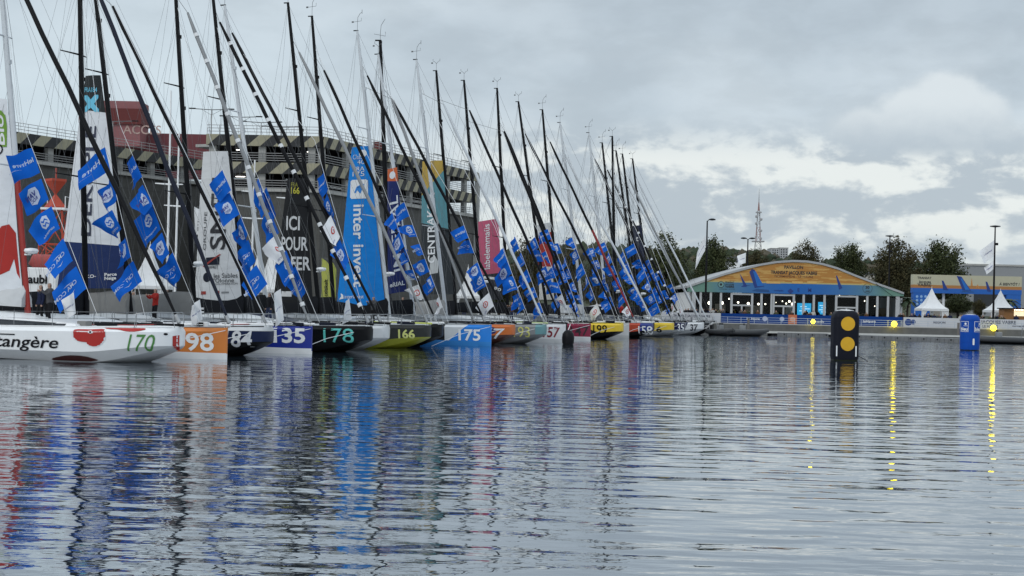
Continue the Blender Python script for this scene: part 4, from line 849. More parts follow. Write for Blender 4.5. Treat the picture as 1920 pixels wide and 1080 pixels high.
def lattice():
    p0, p1 = at(100, 560, 120), at(100, 322, 120); r = empty('lattice_beacon', (p0.x, 120, QZ)); tag(r, 'red and white lattice beacon tower behind the poppy sailboat flags', 'beacon'); h = p1.z - QZ; orr = mat('beacon_red', (.42, .05, .02), .6)
    mb = MB(); wd = lambda z: 1.25 - .6 * z / h
    zs = [0, 1.5, 3, 4.4, 5.7, h - 3.2]
    for a, b in zip(zs, zs[1:]):
        for s in (-1, 1):
            for t in (-1, 1):
                mb.tube([(s * wd(a), t * wd(a), a), (s * wd(b), t * wd(b), b)], .07, WHITE if b < 5 else orr, 5)
            for u in ((-1, 1), (1, -1)):
                mb.tube([(s * wd(a), u[0] * wd(a), a), (s * wd(b), u[1] * wd(b), b)], .05, WHITE if b < 5 else orr, 5); mb.tube([(u[0] * wd(a), s * wd(a), a), (u[1] * wd(b), s * wd(b), b)], .05, WHITE if b < 5 else orr, 5)
            mb.tube([(-wd(b), s * wd(b), b), (wd(b), s * wd(b), b)], .05, WHITE if b < 5 else orr, 5)
    mb.build('lattice', r)
    mb = MB(); mb.box((.1, 0, h - 3.1), (2.0, 2.0, .18), WHITE)
    for x in (-.95, 1.1): mb.tube([(x, -.9, h - 3), (x, -.9, h - 2.1), (x, .9, h - 2.1), (x, .9, h - 3)], .04, WHITE, 5)
    mb.build('platform', r)
    mb = MB(); mb.lathe((0, 0, h - 3), [(.9, 0), (.9, .1), (.1, 1.1), (.12, 1.2), (.9, 2.2), (.9, 2.4)], orr, 4); mb.tube([(0, 0, h - 3), (0, 0, h + .3)], .07, orr, 6); mb.build('topmark', r)
lattice()
def stall():
    a, b = at(60, 487, 108), at(116, 562, 108); r = empty('stall', ((a.x + b.x) / 2, 108, QZ)); tag(r, 'white stall with rounded red roof behind the poppy sail', 'stall'); w = b.x - a.x; h = a.z - QZ
    mb = MB(); mb.box((0, 0, h / 2 - .3), (w, 3, h - .6), WHITE, 0, .08); o = mb.build('wall', r)
    mb = MB(); mb.tube([(-w / 2, 0, h - .45), (-w / 2 + .2, 0, h - .2), (w / 2 - .2, 0, h - .2), (w / 2, 0, h - .45)], [.3, .62, .62, .3], mat('faded_red', (.30, .05, .045), .7), 12, 1.0); mb.build('roof', r, smooth=60)
    mb = MB(); mb.flat(text2d('aubl', .03), lambda x, y: (-w / 2 + .25 + x * .62, -1.56, h - 1.75 + y * .62), BLACK); mb.build('lettering', o)
stall()
def yachtpole(px, y0, y1, Y, cross, lab):
    p = at(px, y0, Y); q = at(px - 8, y1, Y); r = empty('light_pole', (q.x, Y, QZ)); tag(r, lab, 'pole', 'thin white poles on the west quay')
    mb = MB(); d = Vector((p.x - q.x, 0, p.z - QZ)); mb.tube([(0, 0, 0), d], [.10, .06], WHITE, 8); mb.build('pole', r)
    for c in cross: mb = MB(); k = (at(px, c, Y).z - QZ) / d.z; mb.tube([d * k + Vector((-1.0, 0, .06)), d * k, d * k + Vector((1.0, 0, .02))], [.04, .07, .04], WHITE, 6); mb.build('crossbar', r)
for q in ((321, 170, 540, 104, (346,), 'thin white pole with crossbar left of the dekorated white sail'.replace('dekorated', 'tall')), (336, 250, 540, 110, (387,), 'thin white pole with crossbar right of the tall navy and white sail'), (478, 300, 560, 118, (360, 410), 'thin white pole with two crossbars beside the white sail'), (541, 365, 560, 122, (372,), 'thin white pole left of the black sail')): yachtpole(*q)
def tallmast():
    p, q = at(713, 76, 114), at(732, 585, 114); r = empty('tall_mast', (q.x, 114, QZ)); tag(r, 'tall bare black mast standing behind the light blue sail', 'mast')
    d = Vector((p.x - q.x, 0, p.z - QZ)); mb = MB(); mb.tube([(0, 0, 0), d * .5, d], [.20, .19, .12], CARBON, 10, .7); mb.build('pole', r, smooth=50)
    mb = MB()
    for k in (.35, .6): 
        for s in (-1, 1): mb.tube([d * k, d * k + Vector((s * .5, s * 1.2, .1))], .04, CARBON, 5)
    mb.build('spreader', r)
    mb = MB(); mb.tube([d, d + Vector((0, 0, .6)), d + Vector((.05, 0, 1.2)), d + Vector((.35, 0, 1.7))], .018, WIRE, 5); mb.tube([d + Vector((-.5, 0, .5)), d + Vector((.4, 0, .35)), d + Vector((.4, 0, .7))], .016, WIRE, 5); mb.box(d + Vector((-.15, 0, 0)), (.5, .1, .1), CARBON); mb.build('wind_vane', r)
    mb = MB()
    for x in (-3.2, -2, 2.2, 3.4): mb.tube([(x, 0, 0), d], .012, WIRE, 4)
    mb.build('rigging', r)
tallmast()
def feather(px, y0, y1, Y, wpx, c, txt, lab):
    p, q = at(px, y0, Y), at(px, y1, Y); w = wpx * Y / F; r = empty('feather_banner', (p.x, Y, QZ)); tag(r, lab, 'banner', 'upright banners on the west quay'); h = p.z - QZ; b = q.z - QZ
    mb = MB(); mb.tube([(-w / 2, 0, 0), (-w / 2, 0, h - .4), (-w / 4, 0, h), (w / 5, 0, h - .1)], .03, WIRE, 5); mb.build('pole', r)
    cm = pm(c, .8); mb = MB(); mb.grid(lambda u, v: (-w / 2 + u * w * (1 if v < .85 else 1 - (v - .85) * 3), .06 * math.sin(u * 4 + v * 5) - .03, b + (h - b - (.25 * u if v > .8 else 0)) * v), 5, 12, cm); cl = mb.build('cloth', r, smooth=60)
    if txt: tm = text2d(txt, .02); mb = MB(); mb.flat(tm, lambda x, y: (-w * .08 + y * -w * .4 + w * .3, -.12, b + .25 + x * w * .42), BLACK); mb.build('lettering', cl)
for q in ((612, 484, 562, 112, 17, (.40, .42, .10), 'celtikelt', 'lime banner with dark lettering left of the light blue sail'), (625, 488, 562, 116, 12, (.36, .40, .08), '', 'narrow lime banner half hidden beside its lettered neighbour'), (376, 388, 440, 108, 22, (.68, .69, .70), 'T.V', 'white printed banner left of the tall white sail')): feather(*q)
# ------------------------------------------------------------------ people
def body_mesh(name, pose, jacket, trouser, skin, hair):
    J = {'pelvis': (0, 0, .95), 'chest': (0, .02, 1.28), 'neck': (0, .02, 1.47), 'head0': (0, .01, 1.55), 'head1': (0, 0, 1.70)}
    for s, n in ((-1, 'l'), (1, 'r')):
        st = pose.get('stride', .0) * s
        J['hip' + n] = (s * .10, 0, .90); J['knee' + n] = (s * .11, -.04 + st * .5, .50); J['ank' + n] = (s * .12, st + .03, .09); J['toe' + n] = (s * .14, st - .14, .04)
        J['sho' + n] = (s * .19, .02, 1.41)
        if pose.get('arms') == 'up': J['elb' + n] = (s * .27, -.16, 1.22); J['wri' + n] = (s * .14, -.34, 1.36); J['han' + n] = (s * .10, -.40, 1.42)
        elif pose.get('arms') == 'pocket': J['elb' + n] = (s * .31, .05, 1.13); J['wri' + n] = (s * .22, -.10, .95); J['han' + n] = (s * .19, -.13, .88)
        else: J['elb' + n] = (s * .25, .03, 1.13); J['wri' + n] = (s * .27, -.05, .88); J['han' + n] = (s * .27, -.07, .78)
    R = {'pelvis': .15, 'chest': .18, 'neck': .065, 'head0': .085, 'head1': .095}
    for n in 'lr': R.update({'hip' + n: .095, 'knee' + n: .065, 'ank' + n: .05, 'toe' + n: .045, 'sho' + n: .085, 'elb' + n: .062, 'wri' + n: .045, 'han' + n: .042})
    E = [('pelvis', 'chest'), ('chest', 'neck'), ('neck', 'head0'), ('head0', 'head1')]
    for n in 'lr': E += [('pelvis', 'hip' + n), ('hip' + n, 'knee' + n), ('knee' + n, 'ank' + n), ('ank' + n, 'toe' + n), ('chest', 'sho' + n), ('sho' + n, 'elb' + n), ('elb' + n, 'wri' + n), ('wri' + n, 'han' + n)]
    ks = list(J); me = bpy.data.meshes.new('t'); me.from_pydata([J[k] for k in ks], [(ks.index(a), ks.index(b)) for a, b in E], [])
    ob = bpy.data.objects.new('t', me); COL.objects.link(ob); m = ob.modifiers.new('s', 'SKIN')
    for k, sv in zip(ks, me.skin_vertices[0].data): sv.radius = (R[k], R[k] * (.75 if k in ('pelvis', 'chest') else 1)); sv.use_root = (k == 'pelvis')
    su = ob.modifiers.new('u', 'SUBSURF'); su.levels = 1; su.render_levels = 1
    dg = bpy.context.evaluated_depsgraph_get(); out = bpy.data.meshes.new_from_object(ob.evaluated_get(dg)); bpy.data.objects.remove(ob); out.name = name
    out.materials.clear()
    for x in (trouser, jacket, skin, hair): out.materials.append(x)
    hx = [J['hanl'], J['hanr']]
    for p in out.polygons:
        c = p.center; k = 1
        if c.z < .90 and abs(c.x) < .22 or c.z < .72: k = 0
        if c.z > 1.49: k = 2 if (c.y < .03 and c.z < 1.66) else 3
        if min((Vector(h) - c).length for h in hx) < .075: k = 2
        p.material_index = k; p.use_smooth = True
    return out
SK = mat('skin', (.36, .22, .16), .6); HR = [mat('hair_dark', (.02, .015, .012), .7), mat('hair_brown', (.09, .05, .03), .7), mat('hair_grey', (.25, .24, .23), .7), mat('knit_hat', (.03, .03, .05), .9)]
JK = [mat('coat_black', (.013, .013, .016), .8), mat('coat_navy', (.015, .02, .05), .8), mat('coat_grey', (.07, .07, .075), .85), mat('coat_brown', (.10, .055, .03), .85), mat('coat_red', (.32, .025, .02), .8), mat('coat_pale', (.45, .44, .42), .85), mat('coat_olive', (.06, .065, .035), .85), mat('coat_yellow', (.5, .38, .04), .8)]
JN = ['black', 'navy', 'grey', 'brown', 'red', 'pale', 'olive', 'yellow']; TR = [mat('jeans', (.03, .04, .08), .9), mat('trousers_black', (.015, .015, .017), .9)]
PB = {}
def person(P, rz, jk, label, group, pose=0, hair=0):
    k = (jk, pose, hair)
    if k not in PB: PB[k] = body_mesh('person', [{'arms': 'down', 'stride': .08}, {'arms': 'up'}, {'arms': 'pocket', 'stride': .02}][pose], JK[jk], TR[(jk + pose) % 2], SK, HR[hair])
    o = bpy.data.objects.new('person', PB[k]); COL.objects.link(o); o.location = P; o.rotation_euler = (0, 0, rz); s = random.uniform(.95, 1.05); o.scale = (s * 1.06, s * 1.06, s)
    tag(o, label, 'person', group); return o
for k in range(34):                     # visitors on the west quay, seen between hulls and sails
    y = random.uniform(68, 165); x = -26.8 + (y - 62.8) * .342 - random.uniform(1.2, 9)
    j = random.choice([0, 0, 1, 1, 2, 3, 0, 6]); person((x, y, QZ), random.uniform(-.8, 1.4), j, 'visitor in a %s coat standing on the quay behind the boats' % JN[j], 'visitors in %s coats behind the boats' % JN[j], random.randrange(3), random.randrange(4))
def on_boat(i, px, dl, jk, lab, pose, hair):
    O = orig(i); x, z = cp(px, 575, O); P = O + VV * (x - L); person((P.x, P.y, 1.34), -.9, jk, lab, None, pose, hair)
for q_ in ((4, 505, 0, 0, 'person in a black coat on deck beside the white pagoda tents', 0, 3), (3, 312, 0, 1, 'person in a navy jacket on deck right of the red jacketed one', 2, 1), (6, 700, 0, 2, 'person in a grey jacket on deck right of the light blue sail', 1, 1), (12, 960, 0, 3, 'person in a brown jacket on deck near the white 57', 1, 0), (15, 1010, 0, 1, 'person in a navy jacket on deck among the flags right of the pink sail', 0, 2), (17, 1120, 0, 0, 'person in black on deck behind the yellow 199', 2, 0)): on_boat(*q_)
on_boat(2, 291, 0, 4, 'person in a red jacket on deck beside the grey sail cover', 1, 0)
on_boat(0, 92, 0, 2, 'person in a grey jacket on deck behind the white sail cover', 1, 1)
on_boat(0, 76, 0, 1, 'person in a navy jacket on deck beside the grey jacketed one', 0, 0)
on_boat(10, 755, 0, 0, 'person in black on deck left of the grey 193 furled sail', 1, 0)
on_boat(19, 1165, 0, 4, 'person in a red coat on deck among the far yellow boats', 1, 3)
def fender(px, py, Y):
    p = at(px, py, Y); r = empty('fender', (p.x, Y, .1)); tag(r, 'round black fender between the white 57 and the maroon 147', 'fender')
    mb = MB(); mb.lathe((0, 0, 0), [(.02, -.35), (.28, -.25), (.42, 0), (.44, .35), (.40, .65), (.25, .85), (.08, .92)], BLACK, 14); mb.build('body', r, smooth=60)
    mb = MB(); mb.tube([(0, 0, .9), (.15, .3, 1.3)], .03, OFFW, 5); mb.build('rope', r)
fender(1065, 640, 103)
# ================================================================== far quay: barriers, railing, pontoons
def strip(name, px0, px1, y, Y, z0, z1, mt, lab, cat, texts=(), logos=()):
    a, b = at(px0, y, Y).x, at(px1, y, Y).x; r = empty(name, ((a + b) / 2, Y, z0)); tag(r, lab, cat, 'printed barriers along the far quay'); w = b - a
    mb = MB(); mb.box((0, 0, (z1 - z0) / 2), (w, .05, z1 - z0), mt); cl = mb.build('banner', r)
    for n in range(int(w / 2.5) + 1):
        mb = MB(); x = -w / 2 + min(w, n * 2.5); mb.tube([(x, .08, 0), (x, .08, z1 - z0 - .05)], .025, STEEL, 5); mb.tube([(x, -.2, .02), (x, .5, .02)], .03, STEEL, 5); mb.build('post', r)
    for tx, px, v, h, m_ in texts:
        X = at(px, y, Y).x - (a + b) / 2; mb = MB(); mb.flat(text2d(tx, .02), lambda p, q: (X + p * h, -.04, v + q * h), m_); mb.build('lettering', cl)
    for px, v, rad, m_ in logos:
        X = at(px, y, Y).x - (a + b) / 2; mb = MB(); mb.flat(poly2d(circ(X, v, rad, 12)), lambda p, q: (p, -.035, q), m_); mb.build('emblem', cl)
BB = mat('banner_blue', (.005, .04, .20), .75); BWH = mat('banner_white', (.50, .51, .54), .6, var=.25, scale=.35); INK = mat('banner_ink', (.05, .055, .09), .7); BOR = mat('banner_orange', (.5, .14, .06), .6)
strip('barrier_banner', 1352, 1692, 598, 172, QZ + .05, QZ + 1.2, BB, 'long blue printed barrier in front of the pavilion', 'barrier', [('Le Havre', 1400, .42, .3, FLAGW), ('normandie', 1520, .3, .26, FLAGW), ('leHavre', 1618, .4, .34, FLAGW)], [(1434, .6, .3, mat('badge_pale', (.4, .45, .62), .6)), (1466, .6, .28, MATS['badge_pale'])])
mbx = at(1485, 598, 171.9)
strip('barrier_banner', 1478, 1494, 598, 171.9, QZ + .05, QZ + 1.2, BOR, 'short orange panel on the long blue barrier', 'barrier', [], [(1486, .6, .32, mat('badge_peach', (.6, .32, .22), .6))])
strip('barrier_banner', 1240, 1351, 598, 172, QZ + .05, QZ + 1.2, BWH, 'white printed barrier at the end of the boat row', 'barrier', [('TRANSAT JACQUES VABRE', 1262, .62, .26, INK), ('M    E    D', 1280, .2, .36, INK)])
strip('barrier_banner', 1694, 1990, 598, 172, QZ + .05, QZ + 1.2, BWH, 'white printed barrier with race lettering at far right', 'barrier', [('TRANSAT JACQUES VABRE', 1798, .60, .40, INK), ('LE HAVRE', 1842, .14, .30, INK), ('REGION', 1750, .5, .28, INK), ('normandie', 1898, .3, .26, INK)], [(1703, .55, .42, BB), (1712, .6, .3, BB)])
def railing():
    a, b = at(1340, 600, 168).x, at(1990, 612, 168).x; r = empty('quay_railing', ((a + b) / 2, 168.35, QZ)); tag(r, 'pale tubular railing along the edge of the far quay', 'railing'); w = b - a; m_ = mat('rail_blue_grey', (.38, .43, .50), .5)
    for n in range(int(w / 1.55) + 1): mb = MB(); x = -w / 2 + n * 1.55; mb.tube([(x, 0, .1), (x, 0, .78)], .03, m_, 5); mb.build('post', r)
    for h in (.78, .52, .28): mb = MB(); mb.tube([(-w / 2, 0, h), (w / 2, 0, h)], .024, m_, 5); mb.build('rail', r)
railing()
PONT = mat('pontoon_plastic', (.13, .135, .14), .7, var=.25, scale=1.5); PLNK = mat('walkway_boards', (.20, .20, .195), .85, var=.25)
def walkway():
    a, b = at(1325, 615, 164).x, at(1990, 630, 164).x; r = empty('floating_walkway', ((a + b) / 2, 164.6, .0)); tag(r, 'long grey floating walkway below the far quay', 'walkway'); w = b - a
    mb = MB(); mb.box((0, 0, .42), (w, 3.0, .12), PLNK); mb.build('deck', r)
    mb = MB(); mb.box((0, -1.56, .38), (w, .10, .2), mat('pale_fender_strip', (.48, .48, .46), .6)); mb.build('edge_strip', r)
    for n in range(int(w / 6)): mb = MB(); mb.box((-w / 2 + 3 + n * 6, 0, .16), (3.6, 2.6, .40), mat('float_dark', (.03, .03, .032), .8), 0, .05); mb.build('float', r)
    for n in range(int(w / 12)): mb = MB(); x = -w / 2 + 5 + n * 12; mb.tube([(x, 1.2, -.5), (x, 1.2, 1.9)], .14, mat('pile', (.16, .15, .14), .8), 8); mb.build('pile', r)
walkway()
def pontoon(p0, p1, rows, lab, z=.42):
    A, Bq = Vector(p0), Vector(p1); d = Bq - A; n = int(d.length / .52); r = empty('modular_pontoon', (A.x, A.y, 0), math.atan2(d.y, d.x)); tag(r, lab, 'pontoon', 'modular plastic pontoons')
    mb = MB()
    for i in range(n):
        for j in range(rows): mb.box((.26 + i * .52, .26 + j * .52, z / 2 - .08 + random.uniform(-.008, .008)), (.50, .50, z + .16), PONT, 0, .05)
    mb.build('float_blocks', r)
    mb = MB()
    for i in range(0, n, 3): mb.lathe((.26 + i * .52, -.02, z * .62), [(.06, -.07), (.07, 0), (.06, .07)], BLACK, 8)
    mb.build('lug', r)
wl = lambda px, py: (lambda rr: (rr[0] * HC / -rr[1], HC / -rr[1], 0))(ray(px, py))     # a point of the water surface
pontoon(wl(1466, 631), wl(1562, 633), 4, 'short modular pontoon left of the black buoy')
pontoon(wl(1562, 634), wl(1806, 643), 4, 'long modular pontoon between the black and blue buoys')
pontoon(wl(1676, 629.5), wl(1730, 631.5), 3, 'small raised modular pontoon between the two buoys', .7)
def rib(px, py, ln, rz, lab, eng):
    p = wl(px, py); r = empty('inflatable_boat', (p[0], p[1], 0), rz); tag(r, lab, 'boat', 'dark inflatable boats by the far quay'); h = ln / 2; bm_ = ln * .19; tb = mat('rubber_grey', (.035, .037, .04), .55)
    mb = MB()
    for s in (-1, 1): mb.tube([(-h, s * bm_, .38), (-h + .2, s * bm_, .40), (h * .35, s * bm_, .44), (h * .7, s * bm_ * .72, .52), (h * .93, s * bm_ * .25, .62), (h, 0, .65)], [.08, .25, .26, .25, .22, .2], tb, 10)
    mb.build('tube', r, smooth=60)
    mb = MB(); vs = []; fs = []
    for x, w, k, zt in ((-h, bm_, -.05, .35), (0, bm_, -.15, .35), (h * .6, bm_ * .75, -.05, .42), (h * .95, .05, .3, .55)): vs += [(x, -w, zt), (x, 0, k), (x, w, zt)]
    for i in range(3): fs += [(i * 3, i * 3 + 3, i * 3 + 4, i * 3 + 1), (i * 3 + 1, i * 3 + 4, i * 3 + 5, i * 3 + 2), (i * 3, i * 3 + 2, i * 3 + 5, i * 3 + 3)]
    mb.add(vs, fs, mat('rib_hull', (.06, .065, .07), .4)); mb.build('hull', r)
    mb = MB(); mb.box((-.1 * h, 0, .75), (.6, .55, .8), GREYM, 0, .06); mb.box((-.1 * h + .15, 0, 1.22), (.08, .5, .25), GLASS); mb.build('console', r)
    if eng: mb = MB(); mb.box((-h - .1, 0, .85), (.45, .35, .55), BLACK, 0, .1); mb.box((-h - .1, 0, .35), (.2, .14, .8), BLACK); mb.build('outboard_motor', r); mb = MB(); mb.tube([(-h + .5, -bm_ * .8, .5), (-h + .4, -bm_ * .7, 1.6), (-h + .4, bm_ * .7, 1.6), (-h + .5, bm_ * .8, .5)], .035, STEEL, 6); mb.tube([(-h + .4, 0, 1.6), (-h + .4, 0, 2.2)], .02, STEEL, 5); mb.build('arch', r)
rib(1396, 630, 5.0, .05, 'grey inflatable boat moored left of the black buoy', False)
rib(1866, 644, 6.4, math.pi - .1, 'black inflatable boat with console right of the blue buoy', True)
rib(1352, 629, 3.6, -1.0, 'small dark inflatable tender at the end of the sailboat row', True)
# ------------------------------------------------------------------ buoys
def rsec(k, rad, n=5, w=1.0, d=1.0):   # rounded rectangle section
    pts = []
    for cx, cy, a0 in ((1, 1, 0), (-1, 1, 90), (-1, -1, 180), (1, -1, 270)):
        for j in range(n + 1):
            a = math.radians(a0 + 90 * j / n); pts.append(((cx * (w - rad) + rad * math.cos(a)) * k, (cy * (d - rad) + rad * math.sin(a)) * k))
    return pts
def buoy(px, py, w, hgt, sec, prof, mt, rz):
    p = wl(px, py); r = empty('race_buoy', (p[0], p[1] + w * .3, 0), rz); mb = MB(); vs = []; fs = []; M = 0
    for k, z in prof:
        s = sec(k); M = len(s); vs += [(x, y, z) for x, y in s]
    for i in range(len(prof) - 1):
        for k in range(M): fs.append((i * M + k, i * M + (k + 1) % M, (i + 1) * M + (k + 1) % M, (i + 1) * M + k))
    fs.append(tuple((len(prof) - 1) * M + k for k in range(M))); mb.add(vs, fs, mt); mb.build('body', r, smooth=70)
    mb = MB(); wet = mat('wet_weed', (.012, .016, .008), .3); k0 = prof[1][0] * 1.012; ring = [(x * 1.0, y) for x, y in sec(k0)]
    mb.add([(x, y, -.05) for x, y in ring] + [(x * 1.01, y * 1.01, .06 + .03 * math.sin(n_ * 2.1)) for n_, (x, y) in enumerate(sec(k0))], [(q, (q + 1) % M, (q + 1) % M + M, q + M) for q in range(M)], wet); mb.build('waterline_weed', r)
    for zz in (.62, hgt - .42):
        mb = MB(); sk = sec(1.004); mb.tube([(x, y, zz) for x, y in sk] + [(sk[0][0], sk[0][1], zz)], .012, mt, 4); mb.build('seam', r)
    return r
NB = mat('buoy_navy', (.008, .009, .015), .55, bump=.04); OCH = mat('buoy_ochre', (.60, .34, .025), .6, spec=.2)
r = buoy(1586, 676, 1.42, 2.78, lambda k: rsec(k, .28, 5, .71, .60), [(.80, -.25), (.93, 0), (1.0, .2), (1.0, .8), (.985, 1.4), (1.0, 2.0), (1.0, 2.3), (.95, 2.5), (.84, 2.66), (.62, 2.75), (.3, 2.78)], NB, .0)
tag(r, 'black inflatable buoy with two ochre discs', 'buoy', 'inflatable race buoys')
for z in (.92, 2.03): mb = MB(); mb.flat(poly2d(circ(.03, z, .385, 32)), lambda x, y: (x, -.612, y), OCH); mb.build('disc', r)
for x in (-.56, .50): mb = MB(); mb.box((x, -.60, .52), (.07, .04, .58), OFFW, 0, .015); mb.build('handle', r)
mb = MB(); mb.lathe((0, 0, 2.71), [(.50, 0), (.46, .06), (.2, .10)], OFFW, 20, 1.0, .8); mb.build('top_cap', r, smooth=50)
mb = MB(); mb.tube([(.6, -.2, .3), (.9, -.5, .15), (1.2, -.8, -.05)], .02, BLACK, 5); mb.build('tether', r)
r = buoy(1821, 657, 1.5, 2.75, lambda k: [(.74 * k * math.cos(a), .74 * k * math.sin(a)) for a in [q * math.pi / 14 for q in range(28)]], [(.86, -.25), (.93, 0), (.98, .15), (1.0, .4), (1.0, 1.2), (1.0, 2.2), (.98, 2.4), (.9, 2.58), (.72, 2.70), (.4, 2.76)], mat('buoy_blue', (.003, .055, .32), .55, bump=.04, spec=.15), 0)
tag(r, 'royal blue cylindrical inflatable buoy with white lettering', 'buoy', 'inflatable race buoys')
def wrap(u, z, rad=.755): return (rad * math.sin(u / .74), -rad * math.cos(u / .74), z)
for u0 in (-.70, .46):
    mb = MB()
    for a, b_, c, d in ((-.36, 1.42, .36, 1.45), (-.36, 2.20, .36, 2.23), (-.36, 1.42, -.33, 2.23), (.33, 1.42, .36, 2.23)):
        tm = poly2d([(a, b_), (c, b_), (c, d), (a, d)], .12); mb.flat(tm, lambda x, y: wrap(x + u0, y), OFFW)
    mb.build('frame_print', r)
    mb = MB(); mb.flat(cut2d(text2d('bleu', .03), .3), lambda x, y: wrap(u0 - .30 + x * .26, 1.52 + y * .26), OFFW); mb.flat(cut2d(text2d('banque', .01), .5), lambda x, y: wrap(u0 - .02 + x * .08, 1.86 + y * .08), OFFW); mb.flat(poly2d(circ(.14, 2.04, .09, 10), .1), lambda x, y: wrap(x + u0, y), OFFW); mb.build('lettering', r)
mb = MB(); mb.flat(poly2d([(-.06, .42), (.06, .42), (.07, .5), (.07, .85), (.04, .92), (-.04, .92), (-.07, .85), (-.07, .5)], .1), lambda x, y: wrap(x + .06, y, .765), OFFW); mb.build('handle', r)
mb = MB(); mb.lathe((0, 0, 2.68), [(.46, 0), (.40, .06), (.15, .10)], OFFW, 18); mb.build('top_cap', r, smooth=50)
# ------------------------------------------------------------------ lit yellow lamps on the quay edge
YEM = mat('lamp_yellow', (1.0, .78, .02), .5, emit=9, var=.02)
for px, py, rad, lab in ((1524, 603, .24, 'lit yellow lamp left of the black buoy'), (1676, 607.5, .33, 'lit yellow lamp midway between the two buoys'), (1862, 615, .33, 'lit yellow lamp right of the blue buoy')):
    p = at(px, py, 167.7); r = empty('quay_lamp', (p.x, 167.85, QZ - .3)); tag(r, lab, 'lamp', 'lit yellow lamps on the far quay edge')
    mb = MB(); mb.tube([(0, .1, 0), (0, .1, p.z - QZ + .1), (0, -.15, p.z - QZ + .3)], .04, GREYM, 6); mb.build('bracket', r)
    mb = MB(); mb.lathe((0, -.25, p.z - QZ + .3), [(.03, -rad), (rad * .6, -rad * .8), (rad, -rad * .2), (rad * .95, rad * .3), (rad * .55, rad * .85), (.03, rad)], YEM, 12); mb.build('globe', r, smooth=80)
